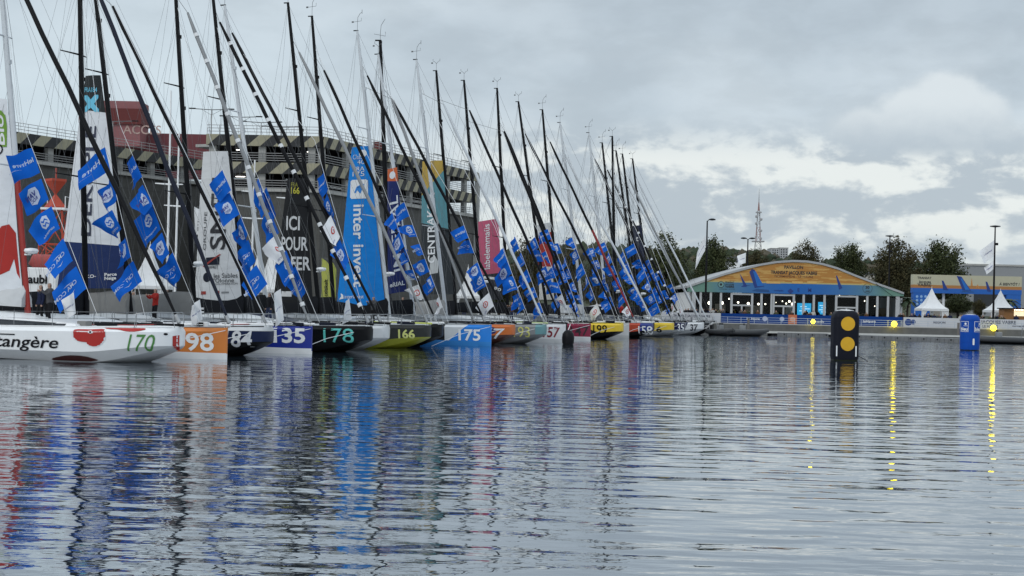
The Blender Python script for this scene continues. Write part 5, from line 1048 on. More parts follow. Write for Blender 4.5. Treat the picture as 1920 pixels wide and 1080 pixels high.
# ------------------------------------------------------------------ pavilion
def clear_glass():
    m = bpy.data.materials.new('clear_glass'); m.use_nodes = True; t = m.node_tree; t.nodes.clear()
    o = t.nodes.new('ShaderNodeOutputMaterial'); mx = t.nodes.new('ShaderNodeMixShader'); a = t.nodes.new('ShaderNodeBsdfTransparent'); g = t.nodes.new('ShaderNodeBsdfGlossy'); g.inputs['Roughness'].default_value = .02; a.inputs[0].default_value = (.82, .85, .86, 1)
    f = t.nodes.new('ShaderNodeFresnel'); f.inputs[0].default_value = 1.22; t.links.new(f.outputs[0], mx.inputs[0]); t.links.new(a.outputs[0], mx.inputs[1]); t.links.new(g.outputs[0], mx.inputs[2]); t.links.new(mx.outputs[0], o.inputs[0]); return m
CG = clear_glass(); ALU = mat('alu_white', (.44, .45, .46), .5); TENT = mat('pvc_roof', (.34, .35, .36), .6)
def pavilion():
    Y = 185.0; c = at(1492, 600, Y); r = empty('pavilion', (c.x, Y, QZ)); tag(r, 'wide arched exhibition pavilion with painted orange and blue gable', 'pavilion')
    l = lambda px, py: (at(px, py, Y).x - c.x, at(px, py, Y).z - QZ)
    top = [l(*q) for q in ((1288, 536), (1325, 523), (1358, 512), (1392, 503), (1425, 494.5), (1455, 489.5), (1485, 487.5), (1512, 488.5), (1540, 493), (1568, 501), (1600, 514), (1635, 527.5), (1665, 538), (1693, 548))]
    x0, x1 = top[0][0], top[-1][0]; eave = l(1300, 547)[1]
    # roof shell
    mb = MB(); D = 26.0; n = len(top)
    vs = []; 
    for y in (-.5, D): vs += [(x, y, z) for x, z in top] + [(x, y, z - .27) for x, z in top]
    fs = []
    for i in range(n - 1):
        fs += [(i, i + 1, 2 * n + i + 1, 2 * n + i), (n + i, 3 * n + i, 3 * n + i + 1, n + i + 1), (i, n + i, n + i + 1, i + 1), (2 * n + i, 2 * n + i + 1, 3 * n + i + 1, 3 * n + i)]
    fs += [(0, 2 * n, 3 * n, n), (n - 1, 2 * n - 1, 4 * n - 1, 3 * n - 1)]
    mb.add(vs, fs, TENT); mb.build('roof', r, smooth=30)
    # painted gable
    t = NT('gable_paint', .55); zt = eave; H = top[6][1] - eave
    zz = t.math('SUBTRACT', t.z, eave); ax = t.math('ABSOLUTE', t.x)
    seaedge = t.math('SMOOTH_MIN', 1, 1) if False else None
    cx = t.math('DIVIDE', ax, 13.5); cx2 = t.math('MULTIPLY', cx, cx)
    wob = t.math('MULTIPLY', t.noise(.5, 1), .25)
    plank = t.noise(1.0, 3, t.vec(t.math('MULTIPLY', t.x, .35), 0.0, t.math('MULTIPLY', t.z, 3.2)))
    pf = t.math('GREATER_THAN', plank, .53)
    sea = t.mix(t.math('MINIMUM', t.math('MULTIPLY', cx2, 1.35), 1.0), (.005, .11, .40), (.12, .24, .19))
    org = t.mix(pf, (.40, .18, .032), (.50, .29, .08))
    col_ = t.mix(t.math('GREATER_THAN', zz, 1.30), sea, (.45, .37, .14)); col_ = t.mix(t.math('GREATER_THAN', zz, 1.47), col_, org)
    col_ = t.mix(t.math('GREATER_THAN', t.math('ADD', zz, t.math('MULTIPLY', wob, .6)), 4.1), col_, (.07, .20, .26)); gm = t.done(t.mix(t.math('GREATER_THAN', t.math('ADD', zz, wob), 4.5), col_, (.010, .13, .34)), .08, 1.0)
    ins = [(x, z - .255) for x, z in top if abs(x) < 14.2]
    xa, xb = ins[0][0], ins[-1][0]
    mb = MB(); poly = [(xa, eave)] + ins + [(xb, eave)]; poly = poly[::-1]; mb.prism(poly, -.35, -.1, gm); gb = mb.build('gable', r)
    bk = mat('gable_ink', (.02, .02, .025), .7); nv = mat('gable_navy', (.012, .04, .20), .7); bl = mat('gable_blue', (.01, .13, .45), .7)
    def tx(s, px, py, h, b=.02, m_=bk, w=None):
        x, z = l(px, py); tm = text2d(s, b); ww = twidth(tm) * h; sx = (w / ww) if w else 1
        mb = MB(); mb.flat(tm, lambda p, q: (x - ww * sx / 2 + p * h * sx, -.37, z + q * h), m_); mb.build('lettering', gb)
    tx('PAVILLON', 1487, 504, .40, .03, w=2.4); tx('TRANSAT JACQUES VABRE', 1487.5, 514.5, .42, .03, w=5.9); tx('NORMANDIE - LE HAVRE', 1487.5, 520.5, .26, .01, w=4.9, m_=mat('gable_brown', (.12, .04, .02), .7))
    tx('TRANSAT', 1367, 530.5, .19, .02, w=1.15); tx('JACQUES', 1367, 534.5, .17, .02, w=1.1); tx('VABRE', 1367, 539.5, .28, .03, w=1.15); tx('NORMANDIE - LE HAVRE', 1362, 543, .1, .0, w=2.0)
    tx('30', 1625, 541.5, .36, .03); tx('ANS', 1625, 547.5, .2, .02); tx('normandie', 1459, 546, .2, .02, nv); tx('E', 1496, 546.5, .4, .03, nv); tx('M', 1517, 547, .42, .04, nv)
    def shape(pts, m_, y=-.37, nm='painted_shape'): mb = MB(); mb.flat(poly2d([l(*p) for p in pts]), lambda p, q: (p, y, q), m_); mb.build(nm, gb)
    x, z = l(1351, 533.5)
    for rr, m_, yy in ((.42, bk, -.37), (.35, sea and mat('gable_sea', (.14, .28, .28), .6), -.375), (.16, bk, -.38)): mb = MB(); mb.flat(poly2d(circ(x, z, rr, 20)), lambda p, q: (p, yy, q), m_); mb.build('emblem', gb)
    x, z = l(1625, 541)
    mb = MB(); ring = circ(x, z, .62, 24); ri = circ(x, z, .58, 24)
    mb.add([(p, -.37, q) for p, q in ring] + [(p, -.37, q) for p, q in ri], [(k, (k + 1) % 24, (k + 1) % 24 + 24, k + 24) for k in range(24)], bk); mb.build('emblem', gb)
    shape([(1386, 513), (1391, 521), (1399, 535), (1408, 534.5), (1400, 536), (1398, 538), (1388, 537.5), (1393, 535)], nv)
    shape([(1404, 510), (1409, 504.5), (1414, 506), (1421, 520), (1432, 537), (1414, 540)], nv); shape([(1411, 509), (1416, 509), (1424, 524), (1431, 536), (1419, 537)], bl, -.375)
    shape([(1409, 545), (1418, 541.5), (1440, 543.5), (1442, 547.5), (1420, 547)], mat('gable_deep', (.012, .07, .22), .7)); shape([(1566, 517), (1568, 516.8), (1578, 540), (1572, 543.5)], nv)
    shape([(1481, 541), (1487, 546), (1481, 551), (1475, 546)][::1], nv)
    for a, b in ((1436, 1462), (1484, 1504), (1512, 1530)): shape([(a, 527.5), (b, 528), (b, 532), (a, 531.5)], mat('plank_pale', (.60, .38, .12), .6), -.372)
    # facade below
    posts = [1300, 1313, 1332, 1351, 1371, 1409.5, 1427, 1446, 1449.5, 1487.5, 1506, 1525, 1545, 1567, 1606, 1625, 1644, 1664, 1682]
    base = 0.0; xs = [l(p, 570)[0] for p in posts]
    for p, x in zip(posts, xs): mb = MB(); mb.box((x, -.15, eave / 2), (.28 if p not in (1300, 1682) else .5, .22, eave), ALU); mb.build('post', r)
    for a, b in zip(xs, xs[1:]):
        if b - a < .4: continue
        mb = MB(); mb.box(((a + b) / 2, -.10, eave / 2), (b - a - .28, .03, eave), CG); mb.build('window', r)
    for a, b in ((1371, 1409.5), (1449.5, 1487.5), (1567, 1606)):
        xa_, xb_ = l(a, 570)[0] + .14, l(b, 570)[0] - .14; w = xb_ - xa_; mb = MB()
        mb.box(((xa_ + xb_) / 2, -.18, eave - .18), (w, .16, .2), ALU); mb.build('lintel', r); mb = MB()
        mb.box(((xa_ + xb_) / 2, -.18, 2.25), (w, .16, .2), ALU); mb.box(((xa_ + xb_) / 2, -.18, 1.075), (.2, .14, 2.15), ALU); mb.build('door_frame', r)
    mb = MB(); mb.box((0, -.12, .1), (xs[-1] - xs[0], .25, .2), ALU); mb.build('sill', r)
    # side walls and interior
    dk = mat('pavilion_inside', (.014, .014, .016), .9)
    for s, x in ((-1, xs[0] - .35), (1, xs[-1] + .35)): mb = MB(); mb.box((x, D / 2, eave / 2), (.15, D - .8, eave), OFFW); mb.build('side_wall', r)
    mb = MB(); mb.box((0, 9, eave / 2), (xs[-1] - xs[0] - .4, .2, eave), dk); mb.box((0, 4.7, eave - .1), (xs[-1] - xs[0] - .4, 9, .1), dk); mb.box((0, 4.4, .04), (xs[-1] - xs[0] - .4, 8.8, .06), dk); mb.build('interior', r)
    pale = mat('partition', (.35, .33, .30), .9)
    for a, b, zt in ((1352, 1372, 2.4), (1410, 1446, 2.3), (1488, 1504, 2.5), (1664, 1682, 2.3), (1300, 1312, 3.0)):
        xa_, xb_ = l(a, 570)[0], l(b, 570)[0]; mb = MB(); mb.box(((xa_ + xb_) / 2, 5.5, zt / 2), (xb_ - xa_, .12, zt), mat('beige_partition', (.22, .15, .07), .9) if a == 1664 else pale); mb.build('partition', r)
    sc = mat('screen_blue', (.03, .40, .75), .4, emit=1.1, var=.05)
    for a, b, za, zb in ((1508, 1534, 568, 592), (1548, 1562, 566, 590)):
        (xa_, z1), (xb_, z0) = l(a, za), l(b, zb); mb = MB(); mb.box(((xa_ + xb_) / 2, 4.5, (z0 + z1) / 2), (xb_ - xa_, .1, z1 - z0), sc); s_ = mb.build('screen', r)
        mb = MB()
        for k in range(4): mb.box(((xa_ + xb_) / 2 + (.2 if k % 2 else -.1), 4.43, z1 - .45 - k * .28), ((xb_ - xa_) * (.6 if k else .45), .02, .10), mat('screen_text', (.6, .85, .95), .4, emit=1.2)); 
        mb.build('screen_text', s_)
    gl = mat('globe_light', (1, .90, .72), .5, emit=6, var=.02)
    for px, py, q in ((1339, 568, .30), (1363, 568, .28), (1412, 569, .24), (1431, 570, .20), (1376, 560, .14), (1393, 567, .18), (1444, 570, .14), (1476, 564.5, .10), (1483, 569, .14), (1489, 565, .2), (1498, 566, .2), (1495, 570, .26), (1576, 553, .10), (1583, 554, .12), (1630, 564, .10), (1649, 574, .09), (1464, 567, .07)):
        x, z = l(px, py); mb = MB(); y_ = 3.2; q *= .72; mb.lathe((x * (1 + y_ / 185), y_, z), [(.02, -q), (q * .7, -q * .7), (q, 0), (q * .7, q * .7), (.02, q)], gl, 10); mb.tube([(x, y_, z), (x, y_, eave - .2)], .012, BLACK, 4); mb.build('hanging_lamp', r, smooth=60)
    mb = MB(); mb.tube([l(1640, 532) and (l(1640, 532)[0], -.6, l(1640, 532)[1]), (l(1680, 562)[0], -.6, l(1680, 562)[1])], .03, BLACK, 5); mb.build('guy_line', r)
    for s, px in ((1, 1688),):
        mb = MB(); mb.grid(lambda u, v: (l(px, 570)[0] + u * 1.0, .4 + .15 * math.sin(u * 12) + u * 2.5, .3 + v * (eave - .5)), 8, 4, OFFW); mb.build('side_curtain', r)
pavilion()
# ------------------------------------------------------------------ gate with painted header
def gate():
    Y = 192.0; c = at(1811, 600, Y); r = empty('entrance_gate', (c.x, Y, QZ)); tag(r, 'blue and cream entrance gate with race lettering right of the pavilion', 'gate')
    l = lambda px, py: (at(px, py, Y).x - c.x, at(px, py, Y).z - QZ)
    x0, zt = l(1710, 514.5); x1, zt2 = l(1913, 519); zb = l(1811, 551)[1]; zt = (zt + zt2) / 2
    t = NT('gate_paint', .6); zz = t.math('SUBTRACT', t.z, zb); col_ = t.mix(t.math('GREATER_THAN', zz, .65), (.008, .10, .40), (.36, .16, .045)); sk = t.noise(1.0, 2, t.vec(t.math('FLOOR', t.math('MULTIPLY', t.x, 1.1)), 0.0, 0.0))
    col_ = t.mix(t.math('GREATER_THAN', zz, t.math('MULTIPLY_ADD', sk, .9, .62)), col_, (.42, .40, .29)); gm = t.done(col_, .06)
    mb = MB(); mb.box(((x0 + x1) / 2, 0, (zb + zt) / 2), (x1 - x0, 1.2, zt - zb), gm); hd = mb.build('header', r)
    pb = mat('gate_blue', (.008, .10, .40), .6)
    for a, b in ((1710, 1741), (1884, 1911)): xa, xb = l(a, 570)[0], l(b, 570)[0]; mb = MB(); mb.box(((xa + xb) / 2, 0, zb / 2 - .005), (xb - xa, 1.15, zb - .01), pb); pl = mb.build('pillar', r)
    p0 = [o for o in r.children if o.name.startswith('pillar')][0]
    for k in range(9): x, z = l(1717 + (k % 3) * 8, 556 + (k // 3) * 7); mb = MB(); mb.flat(poly2d(circ(x, z, .18, 8)), lambda p, q: (p, -.585, q), mat('dot_pale', (.25, .42, .68), .6)); mb.build('emblem', p0)
    ink = mat('gable_ink', (.02, .02, .025), .7)
    def tx(s, px, py, w, h, b=.02, sh=0): 
        x, z = l(px, py); tm = text2d(s, b, sh); ww = twidth(tm); mb = MB(); mb.flat(tm, lambda p, q: (x + p / ww * w, -.62, z + q * h), ink); mb.build('lettering', hd)
    tx('TRANSAT', 1717.5, 523, 1.85, .30); tx('Jacques', 1720, 530, 1.6, .30); tx('VABRE', 1717.5, 536.5, 1.85, .42); tx('À BIENTÔT !', 1870, 535, 2.7, .34, .02, .2)
    nv = mat('gable_navy', (.012, .04, .20), .7); bl = mat('gable_blue', (.01, .13, .45), .7)
    def shape(pts, m_, y=-.615): mb = MB(); mb.flat(poly2d([l(*p) for p in pts]), lambda p, q: (p, y, q), m_); mb.build('painted_shape', hd)
    shape([(1763, 526), (1766, 526.5), (1774, 542), (1776, 544.5), (1766, 543.5)], nv); shape([(1791, 517.5), (1800, 519), (1808, 531), (1818, 545), (1802, 544.5)], nv); shape([(1798, 522), (1801, 522.5), (1810, 536), (1816, 544), (1807, 543.5)], bl, -.62)
    shape([(1845, 528), (1848, 528.5), (1853, 541), (1855, 547.5), (1848, 546.5)], nv); shape([(1798, 547.5), (1806, 545.5), (1822, 547), (1824, 548.5)], mat('gable_deep', (.012, .07, .22), .7))
    shape([(1817, 536), (1819, 521), (1821, 536.5)], mat('skyline_orange', (.48, .2, .05), .6), -.612); shape([(1826, 541), (1830, 533), (1834, 541.5), (1831, 541), (1830, 537), (1828, 541)], MATS['skyline_orange'], -.612)
    mb = MB(); mb.tube([(l(1770, 560)[0], .3, 0), (l(1770, 560)[0], .3, zb)], .18, OFFW, 6); mb.build('support_pole', r)
gate()
for q in ((1747, 541, 178, 50, 'white pagoda tent in front of the entrance gate'), (1876, 545, 181, 50, 'white pagoda tent behind the flag lamp at far right')): pagoda(*q[:4], QZ, q[4], 'white tents on the far quay')
def kiosk():
    a, b = at(1883, 579, 176), at(1932, 600, 176); r = empty('wooden_kiosk', ((a.x + b.x) / 2, 177, QZ)); tag(r, 'wooden kiosk with lit menu board at the right edge', 'kiosk'); w = b.x - a.x; h = a.z - QZ; wd = mat('kiosk_wood', (.24, .11, .035), .7, var=.3, scale=4)
    mb = MB(); mb.box((0, 0, h / 2), (w, 2, h), wd); mb.build('wall', r)
    mb = MB(); mb.box((0, -.2, h + .06), (w + .4, 2.6, .12), DARKC); mb.build('roof', r)
    mb = MB(); mb.box((.45, -1.03, h - .55), (w * .55, .04, .6), mat('menu_board', (.75, .62, .42), .5, emit=.9)); mn = mb.build('menu_board', r)
    for k in range(9): mb = MB(); x = -w * .12 + k * w * .06; mb.lathe((x, -1.15, h - .1), [(.02, -.06), (.06, 0), (.02, .06)], mat('bulb', (1, .85, .55), .5, emit=8), 6); mb.build('bulb', r)
kiosk()
# ------------------------------------------------------------------ buildings behind
def house(px0, px1, ytop, ybot, Y, dep, mt, lab, roof=None, win=(), flat=True, cat='building'):
    a, b = at(px0, ytop, Y), at(px1, ytop, Y); z0 = at(px0, ybot, Y).z; r = empty('building', ((a.x + b.x) / 2, Y, z0)); tag(r, lab, cat); w = b.x - a.x; h = (a.z + b.z) / 2 - z0
    mb = MB(); mb.box((0, dep / 2, h / 2), (w, dep, h), mt); mb.build('wall', r)
    mb = MB()
    if flat: mb.box((0, dep / 2, h + .15), (w + .3, dep + .3, .3), roof or CONC)
    else: mb.add([(-w / 2 - .2, -.2, h), (w / 2 + .2, -.2, h), (w / 2 + .2, dep + .2, h), (-w / 2 - .2, dep + .2, h), (-w / 2, dep / 2, h * 1.18), (w / 2, dep / 2, h * 1.18)], [(0, 1, 5, 4), (2, 3, 4, 5), (0, 4, 3), (1, 2, 5)], roof or mat('slate', (.06, .06, .065), .8))
    mb.build('roof', r)
    for x, z, ww, hh in win: mb = MB(); mb.box((x * w, -.03, z * h), (ww * w, .08, hh * h), GLASS); mb.build('window', r)
gcl = mat('grey_cladding', (.24, .25, .26), .6, var=.08); conc2 = mat('beige_render', (.42, .40, .36), .85)
house(1812, 2010, 500, 592, 235, 30, gcl, 'long grey flat roofed shed behind the entrance gate', None, [(.40, .55, .26, .28), (-.30, .35, .25, .30), (-.04, .3, .12, .4)])
house(1774, 1812, 566, 592, 205, 6, conc2, 'low pale building beyond the gate opening', None, [(-.2, .5, .3, .3), (.25, .5, .2, .3)])
house(1366, 1392, 491, 560, 330, 12, WHITE, 'white house between the lamp posts behind the pavilion', mat('slate', (.06, .06, .065), .8), [(-.2, .7, .2, .12), (.2, .7, .2, .12)], False)
house(1612, 1640, 515, 560, 300, 12, conc2, 'pale house between the two tallest trees', mat('slate', (.06, .06, .065), .8), [(-.25, .7, .2, .14), (.2, .7, .25, .14)], False)
apt = mat('apartment_pale', (.42, .43, .44), .8)
for a, b, yt, lab in ((1446, 1461, 466, 'pale apartment block on the hill, left of the pair'), (1461.5, 1478, 465, 'pale apartment block on the hill, right of the pair')):
    house(a, b, yt, 492, 900, 14, apt, lab, None, [(-.28 + .28 * (k % 3), .88 - .16 * (k // 3), .14, .09) for k in range(12)])
# ------------------------------------------------------------------ hill, far wood, radio tower
def hill():
    prof = [(-400, 470), (600, 470), (960, 474), (1100, 470), (1210, 468), (1290, 472), (1340, 478), (1400, 482), (1450, 486), (1500, 487), (1560, 489), (1620, 495), (1690, 503), (1760, 506), (1860, 510), (2000, 516), (2600, 540), (3400, 560)]
    xs = [p[0] for p in prof]; ys = [p[1] for p in prof]; ridge = lambda px: at(px, np.interp(px, xs, ys), 930).z
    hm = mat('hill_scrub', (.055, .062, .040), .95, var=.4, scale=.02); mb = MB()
    def fn(u, v):
        px = -400 + 3800 * u; P = at(px, 500, 930); z = ridge(px); k = v
        return (P.x * (1 + .8 * max(0, k - .5)), 560 + 370 * min(1, k * 2) + 600 * max(0, k - .5), .9 + (z - 5) * sst(0, .5, k) * (1 if k <= .5 else 1.0) + 2.5 * math.sin(px * .021 + k * 9) * min(1, k * 3))
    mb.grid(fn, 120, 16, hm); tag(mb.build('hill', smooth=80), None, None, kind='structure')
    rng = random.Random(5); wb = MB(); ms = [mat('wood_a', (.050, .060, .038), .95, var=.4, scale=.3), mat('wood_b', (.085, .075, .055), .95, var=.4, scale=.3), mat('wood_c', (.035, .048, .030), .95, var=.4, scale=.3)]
    bm = bmesh.new(); bmesh.ops.create_icosphere(bm, subdivisions=1, radius=1); bm.verts.index_update(); iv = [v.co.copy() for v in bm.verts]; fi = [tuple(v.index for v in f.verts) for f in bm.faces]; bm.free()
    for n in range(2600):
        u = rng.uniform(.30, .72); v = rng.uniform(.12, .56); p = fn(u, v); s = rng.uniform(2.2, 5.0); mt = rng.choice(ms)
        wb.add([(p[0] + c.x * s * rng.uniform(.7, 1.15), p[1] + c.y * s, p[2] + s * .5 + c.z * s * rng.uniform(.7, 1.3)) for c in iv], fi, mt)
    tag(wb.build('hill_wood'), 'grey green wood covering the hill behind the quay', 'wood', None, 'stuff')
    return fn, ridge
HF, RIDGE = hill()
def radio():
    Y = 900; b, t = at(1420.5, 486, Y), at(1424, 353, Y); r = empty('radio_tower', (b.x, Y, b.z)); tag(r, 'tall thin lattice radio mast rising from the hill', 'radio mast'); h = t.z - b.z; m1, m2 = mat('mast_red', (.28, .16, .15), .7), mat('mast_pale', (.36, .36, .37), .7)
    segs = [(0, 5.2, 4.2), (.12, 4.2, 3.0), (.25, 2.8, 2.0), (.45, 2.0, 1.5), (.68, 1.3, .7), (.80, .55, .3), (1.0, .10, .1)]
    for n, ((a, w0, _), (b_, w1, _2)) in enumerate(zip(segs, segs[1:])):
        mb = MB(); m_ = (m1, m2)[n % 2]; st = max(2, int((b_ - a) * h / 4))
        if n >= 4: mb.tube([(0, 0, a * h), (0, 0, b_ * h)], [w0 * .55, w1 * .55], m_, 6); mb.build('lattice', r); continue
        for j in range(st):
            ka, kb = j / st, (j + 1) / st; wa, wb_ = (w0 + (w1 - w0) * ka) / 2, (w0 + (w1 - w0) * kb) / 2; za, zb = (a + (b_ - a) * ka) * h, (a + (b_ - a) * kb) * h
            for s in (-1, 1):
                for t_ in (-1, 1): mb.tube([(s * wa, t_ * wa, za), (s * wb_, t_ * wb_, zb)], .16, m_, 4)
                if n < 4: mb.tube([(-s * wa, -wa, za), (s * wb_, -wb_, zb)], .10, m_, 4)
            if n < 4: mb.tube([(-wb_, -wb_, zb), (wb_, -wb_, zb)], .10, m_, 4)
        mb.build('lattice', r)
    for k, w in ((.25, 3.6), (.66, 1.7)): mb = MB(); mb.box((0, 0, k * h), (w * 2, w * 1.4, .7), m2); mb.build('platform', r)
    mb = MB()
    for k, s in ((.29, 1), (.31, -1), (.4, 1), (.5, -1), (.56, 1), (.6, -1)): mb.lathe((s * 1.5, -.8, k * h), [(.1, -.8), (.75, -.6), (.75, .6), (.1, .8)], m2, 8)
    mb.build('antenna', r)
radio()
# ------------------------------------------------------------------ trees
def leafy(name, seed, nleaf, w, h, cone):
    rng = np.random.RandomState(seed); cl = []
    def prof(k): return (.62 + .38 * math.sin(min(1, k / .34) * math.pi / 2)) if k < .34 else max(.03, 1 - ((k - .34) / .66) ** 1.95 * .97)
    while len(cl) < 230:
        p = rng.uniform(-1, 1, 3); k = (p[2] + 1) / 2; q = math.hypot(p[0], p[1])
        rad = prof(k) * (.90 + .13 * math.sin(3 * math.atan2(p[1], p[0]) + 7 * k + seed) + .07 * math.sin(17 * k + seed))
        if q < rad and (q > rad * .35 or rng.rand() < .5): cl.append((p[0], p[1], k))
    cl = np.array(cl); c = cl[rng.randint(0, len(cl), nleaf)]; sz = rng.uniform(.06, .17, (nleaf, 1))
    P = c + np.clip(rng.normal(0, 1, (nleaf, 3)), -1.9, 1.9) * sz * np.array([.85, .85, .42])
    P[:, 0] *= w / 2; P[:, 1] *= w / 2; P[:, 2] *= h
    a = rng.normal(0, 1, (nleaf, 3)); a /= np.linalg.norm(a, axis=1)[:, None]; b = np.cross(a, rng.normal(0, 1, (nleaf, 3))); b /= np.linalg.norm(b, axis=1)[:, None]
    s = rng.uniform(.10, .25, (nleaf, 1)); V = np.stack([P - a * s, P - b * s * .6, P + a * s, P + b * s * .6], 1).reshape(-1, 3)
    me = bpy.data.meshes.new(name); me.from_pydata(V.tolist(), [], (np.arange(nleaf * 4).reshape(-1, 4)).tolist())
    return me
def leafmat(name, c1, c2):
    t = NT(name, .8); nz = t.noise(.55, 3); n2_ = t.noise(6.0, 2); c = t.mix(t.math('MULTIPLY_ADD', nz, 2.4, -.7), c1, c2); t.b.inputs['Specular IOR Level'].default_value = .25
    return t.done(t.mix(t.math('MULTIPLY', n2_, .5), c, (.02, .028, .012)), .25, 9)
LM = [leafmat('leaf_green', (.030, .043, .016), (.078, .086, .031)), leafmat('leaf_autumn', (.036, .037, .017), (.095, .073, .029))]
BARK = mat('bark', (.05, .042, .034), .9, var=.4, scale=6)
CR = {}
def tree(px, ytop, ybot, wpx, Y, zg, k, lm, lab, grp, name='tree'):
    a, b = at(px, ytop, Y), at(px, ybot, Y); w = wpx * Y / F; h = a.z - b.z; r = empty(name, (b.x, Y, zg)); tag(r, lab, 'tree', grp)
    if (k, lm) not in CR:
        CR[(k, lm)] = leafy('crown', 11 + k * 5 + lm, 15000, 1.0 * 9, 11.0, 0); CR[(k, lm)].materials.append(LM[lm])
    o = bpy.data.objects.new('crown', CR[(k, lm)]); COL.objects.link(o); o.parent = r; o.location = (0, 0, b.z - zg); o.scale = (w / 8.3, w / 8.3, h / 11); o.rotation_euler = (0, 0, px * .37)
    mb = MB(); zb = b.z - zg; top = zb + h * .75; mb.tube([(0, 0, 0), (.08, 0, zb * .6), (0, .05, zb + h * .3), (.1, 0, top)], [.26, .21, .14, .04], BARK, 8); rg = random.Random(int(px))
    for q in range(9):
        z = zb * .85 + h * (.04 + .06 * q); an = q * 2.4; le = w * .32 * (1 - q * .06); mb.tube([(0, 0, z), (math.cos(an) * le * .5, math.sin(an) * le * .5, z + le * .35), (math.cos(an) * le, math.sin(an) * le, z + le * .8)], [.09, .055, .02], BARK, 5)
    mb.build('trunk', r)
TG = 'trees behind the far quay'
for q in ((1245, 432, 575, 88, 205, 0, 0, 'dark tree behind the last pale forestays'), (1335, 444, 570, 84, 212, 1, 0, 'dark rounded tree behind the left lamp post flag'), (1415, 466, 545, 62, 238, 2, 1, 'small brownish tree left of the pavilion arch'),
          (1507, 450, 545, 76, 222, 0, 1, 'tree directly above the top of the pavilion arch'), (1588, 449, 545, 72, 222, 2, 0, 'tree rising above the right slope of the pavilion roof'), (1676, 439, 570, 94, 212, 1, 1, 'tall tree above the right end of the pavilion'), (1766, 441, 570, 96, 214, 2, 0, 'wide tree behind the lettered end of the entrance gate'),
          (986, 440, 575, 62, 212, 1, 1, 'brownish tree behind the masts left of the red sail'), (1062, 446, 575, 60, 215, 2, 1, 'tree between the masts right of the red sail'), (1128, 452, 575, 64, 213, 0, 1, 'autumn tree behind the thick cluster of blue flags'), (1186, 448, 575, 66, 209, 1, 0, 'dark tree behind the small navy sail'), (935, 470, 575, 50, 215, 0, 0, 'low tree behind the pink sail')):
    tree(*q[:5], QZ - .2, *q[5:], TG)
tree(1795, 552, 585, 56, 204, QZ, 0, 0, 'low dark bushy tree seen through the gate opening', TG)
tree(1836, 560, 590, 26, 200, QZ, 2, 1, 'thin autumn tree seen through the gate beside the lamp pole', TG)
def bare(px, ytop, ybot, Y, lab):
    a, b = at(px, ytop, Y), at(px, ybot, Y); r = empty('bare_tree', (b.x, Y, b.z)); tag(r, lab, 'tree', 'bare trees on the hill'); h = a.z - b.z; mb = MB(); rg = random.Random(int(px)); m_ = mat('bare_twigs', (.14, .13, .12), .9)
    def br(p, d, ln, rad, n):
        e = p + d * ln; mb.tube([p, e], [rad, rad * .65], m_, 4)
        if n: 
            for k in range(3): br(p + d * ln * rg.uniform(.5, 1), (d + Vector((rg.uniform(-.8, .8), rg.uniform(-.8, .8), rg.uniform(-.1, .3)))).normalized(), ln * rg.uniform(.55, .75), rad * .6, n - 1)
    br(Vector((0, 0, 0)), Vector((0, 0, 1)), h * .42, .45, 4); mb.build('branches', r)
for px, yt in ((1366, 466), (1378, 468), (1390, 467), (1357, 468)): bare(px, yt, 490, 860, {1366: 'bare tree on the hill, second from left', 1378: 'bare tree on the hill, third from left', 1390: 'bare tree on the hill, rightmost beside the double lamp', 1357: 'bare tree on the hill, leftmost'}[px])
def palm(px, ytop, ybot, Y, lab):
    a, b = at(px, ytop, Y), at(px, ybot, Y); r = empty('palm', (b.x, Y, QZ)); tag(r, lab, 'palm', 'potted palms by the entrance gate'); h = a.z - QZ; m_ = mat('palm_leaf', (.025, .045, .018), .6); mb = MB(); mb.tube([(0, 0, 0), (.1, 0, h * .72)], [.16, .12], BARK, 8); mb.build('trunk', r); mb = MB(); rg = random.Random(int(px))
    for k in range(22):
        an = k * 2.4; el = rg.uniform(-.2, 1.2); ln = rg.uniform(1.2, 1.7); ax = Vector((math.cos(an), math.sin(an), 0)); sd = Vector((-math.sin(an), math.cos(an), 0)); pts = [Vector((.1, 0, h * .72)) + ax * ln * t_ * math.cos(el * (1 - .5 * t_)) + Vector((0, 0, ln * t_ * math.sin(el) - .9 * t_ * t_)) for t_ in (0, .3, .6, 1)]
        ws = [.05, .24, .22, .02]; vs = []
        for p_, w_ in zip(pts, ws): vs += [p_ - sd * w_, p_ + Vector((0, 0, .05)), p_ + sd * w_]
        mb.add(vs, [(i * 3 + j, i * 3 + 3 + j, i * 3 + 4 + j, i * 3 + 1 + j) for i in range(3) for j in range(2)], m_)
    mb.build('fronds', r)
palm(1700, 545, 600, 186, 'potted palm between the pavilion and the entrance gate'); palm(1890, 548, 600, 184, 'potted palm above the wooden kiosk')
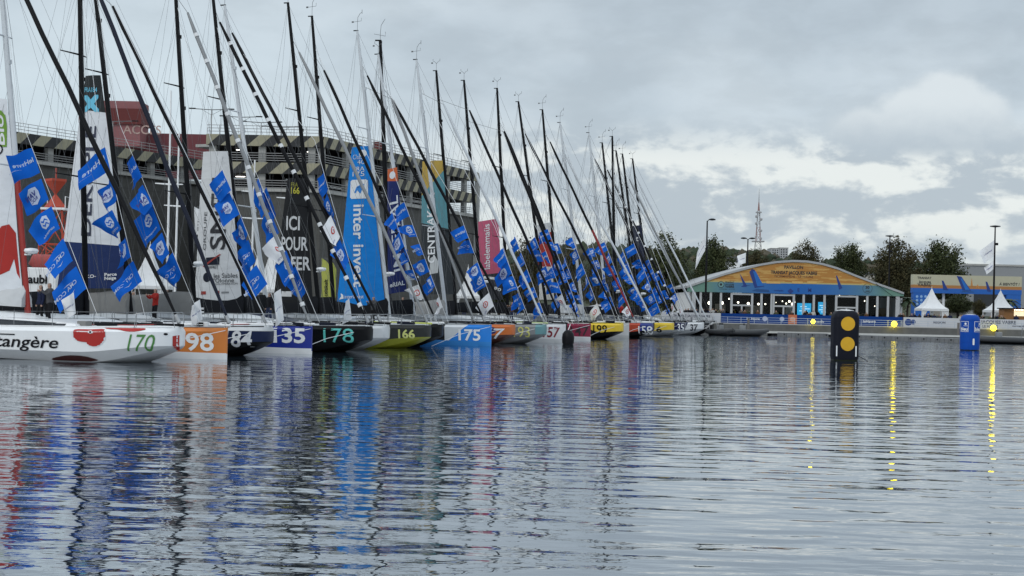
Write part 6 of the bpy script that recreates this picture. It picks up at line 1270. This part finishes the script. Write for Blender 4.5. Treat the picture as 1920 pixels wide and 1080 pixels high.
# ------------------------------------------------------------------ lamp posts with flags
def lamppost(px, ytop, pxb, Y, kind, lab):
    a, b = at(px, ytop, Y), at(pxb, 600, Y); x = b.x; r = empty('street_lamp', (x, Y, QZ)); tag(r, lab, 'lamp post', 'black lamp posts on the far quay'); h = a.z - QZ; mb = MB(); mb.tube([(0, 0, 0), (0, 0, h * .5), (0, 0, h)], [.14, .12, .08], BLACK, 8); mb.build('pole', r)
    mb = MB()
    def head(dx_): mb.tube([(0, 0, h - .1), (dx_ * .5, 0, h + .12), (dx_, 0, h + .18)], .05, BLACK, 5); mb.lathe((dx_ + .25 * (1 if dx_ > 0 else -1), 0, h + .16), [(.05, -.12), (.42, -.06), (.40, .06), (.15, .14), (.02, .15)], BLACK, 12)
    if kind == 'single': head(.35)
    elif kind == 'double': head(.35); head(-.35)
    else: mb.lathe((0, 0, h), [(.06, -.1), (.64, .0), (.60, .09), (.1, .16)], BLACK, 14)
    mb.build('lamp_head', r, smooth=50)
    if kind == 'disc':
        mb = MB(); mb.box((.22, 0, h - 2.1), (.34, .25, .3), BLACK, 0, .05); mb.build('loudspeaker', r)
lamppost(1324.5, 414, 1322, 176, 'single', 'black lamp post with one head left of the pavilion'); lamppost(1400, 449, 1399, 205, 'double', 'black lamp post with two heads above the pavilion roof'); lamppost(1866, 425, 1862, 175, 'disc', 'black lamp post with flat disc head at the right'); lamppost(1667, 443, 1665, 203, 'disc', 'black lamp post standing in front of the tall right tree')
rngf = random.Random(3)
def wflag(top, bot, tip, Y, lab):
    a, b, c = at(*top, Y), at(*bot, Y), at(*tip, Y); flag('flag', a, b, (c - (a * .6 + b * .4)), 'normandie', rngf, lab, 'white flags on the lamp posts', 'flag', FLAGW)
wflag((1323, 441), (1322, 470), (1306, 480), 176, 'white flag drooping from the single headed lamp post'); wflag((1398.5, 474), (1398, 493), (1383, 486), 205, 'white flag on the two headed lamp post'); wflag((1864.5, 450), (1863.5, 480), (1836, 482), 175, 'larger white flag on the disc headed lamp post, upper one'); wflag((1863.5, 488), (1863, 504), (1847, 507), 175, 'smaller white flag on the disc headed lamp post, lower one')
# ------------------------------------------------------------------ spectators on the far quay
for k in range(58):
    px = random.uniform(1262, 1925); Y = random.uniform(173.3, 180); p = at(px, 600, Y); j = random.choice([0, 0, 0, 1, 1, 2, 3, 6, 5]); person((p.x, Y, QZ), random.uniform(-.9, .9) + (math.pi if random.random() < .25 else 0), j, 'spectator in a %s coat behind the far quay barriers' % JN[j], 'far quay spectators in %s coats' % JN[j], random.randrange(3), random.randrange(4))
for k in range(20):
    px = random.uniform(1310, 1676); Y = random.uniform(186.2, 189.2); p = at(px, 600, Y); j = random.choice([0, 0, 1, 2, 3, 7]); person((p.x, Y, QZ + .1), random.uniform(0, 6), j, 'visitor in a %s coat inside the glazed pavilion' % JN[j], 'pavilion visitors in %s coats' % JN[j], random.randrange(3), random.randrange(4))
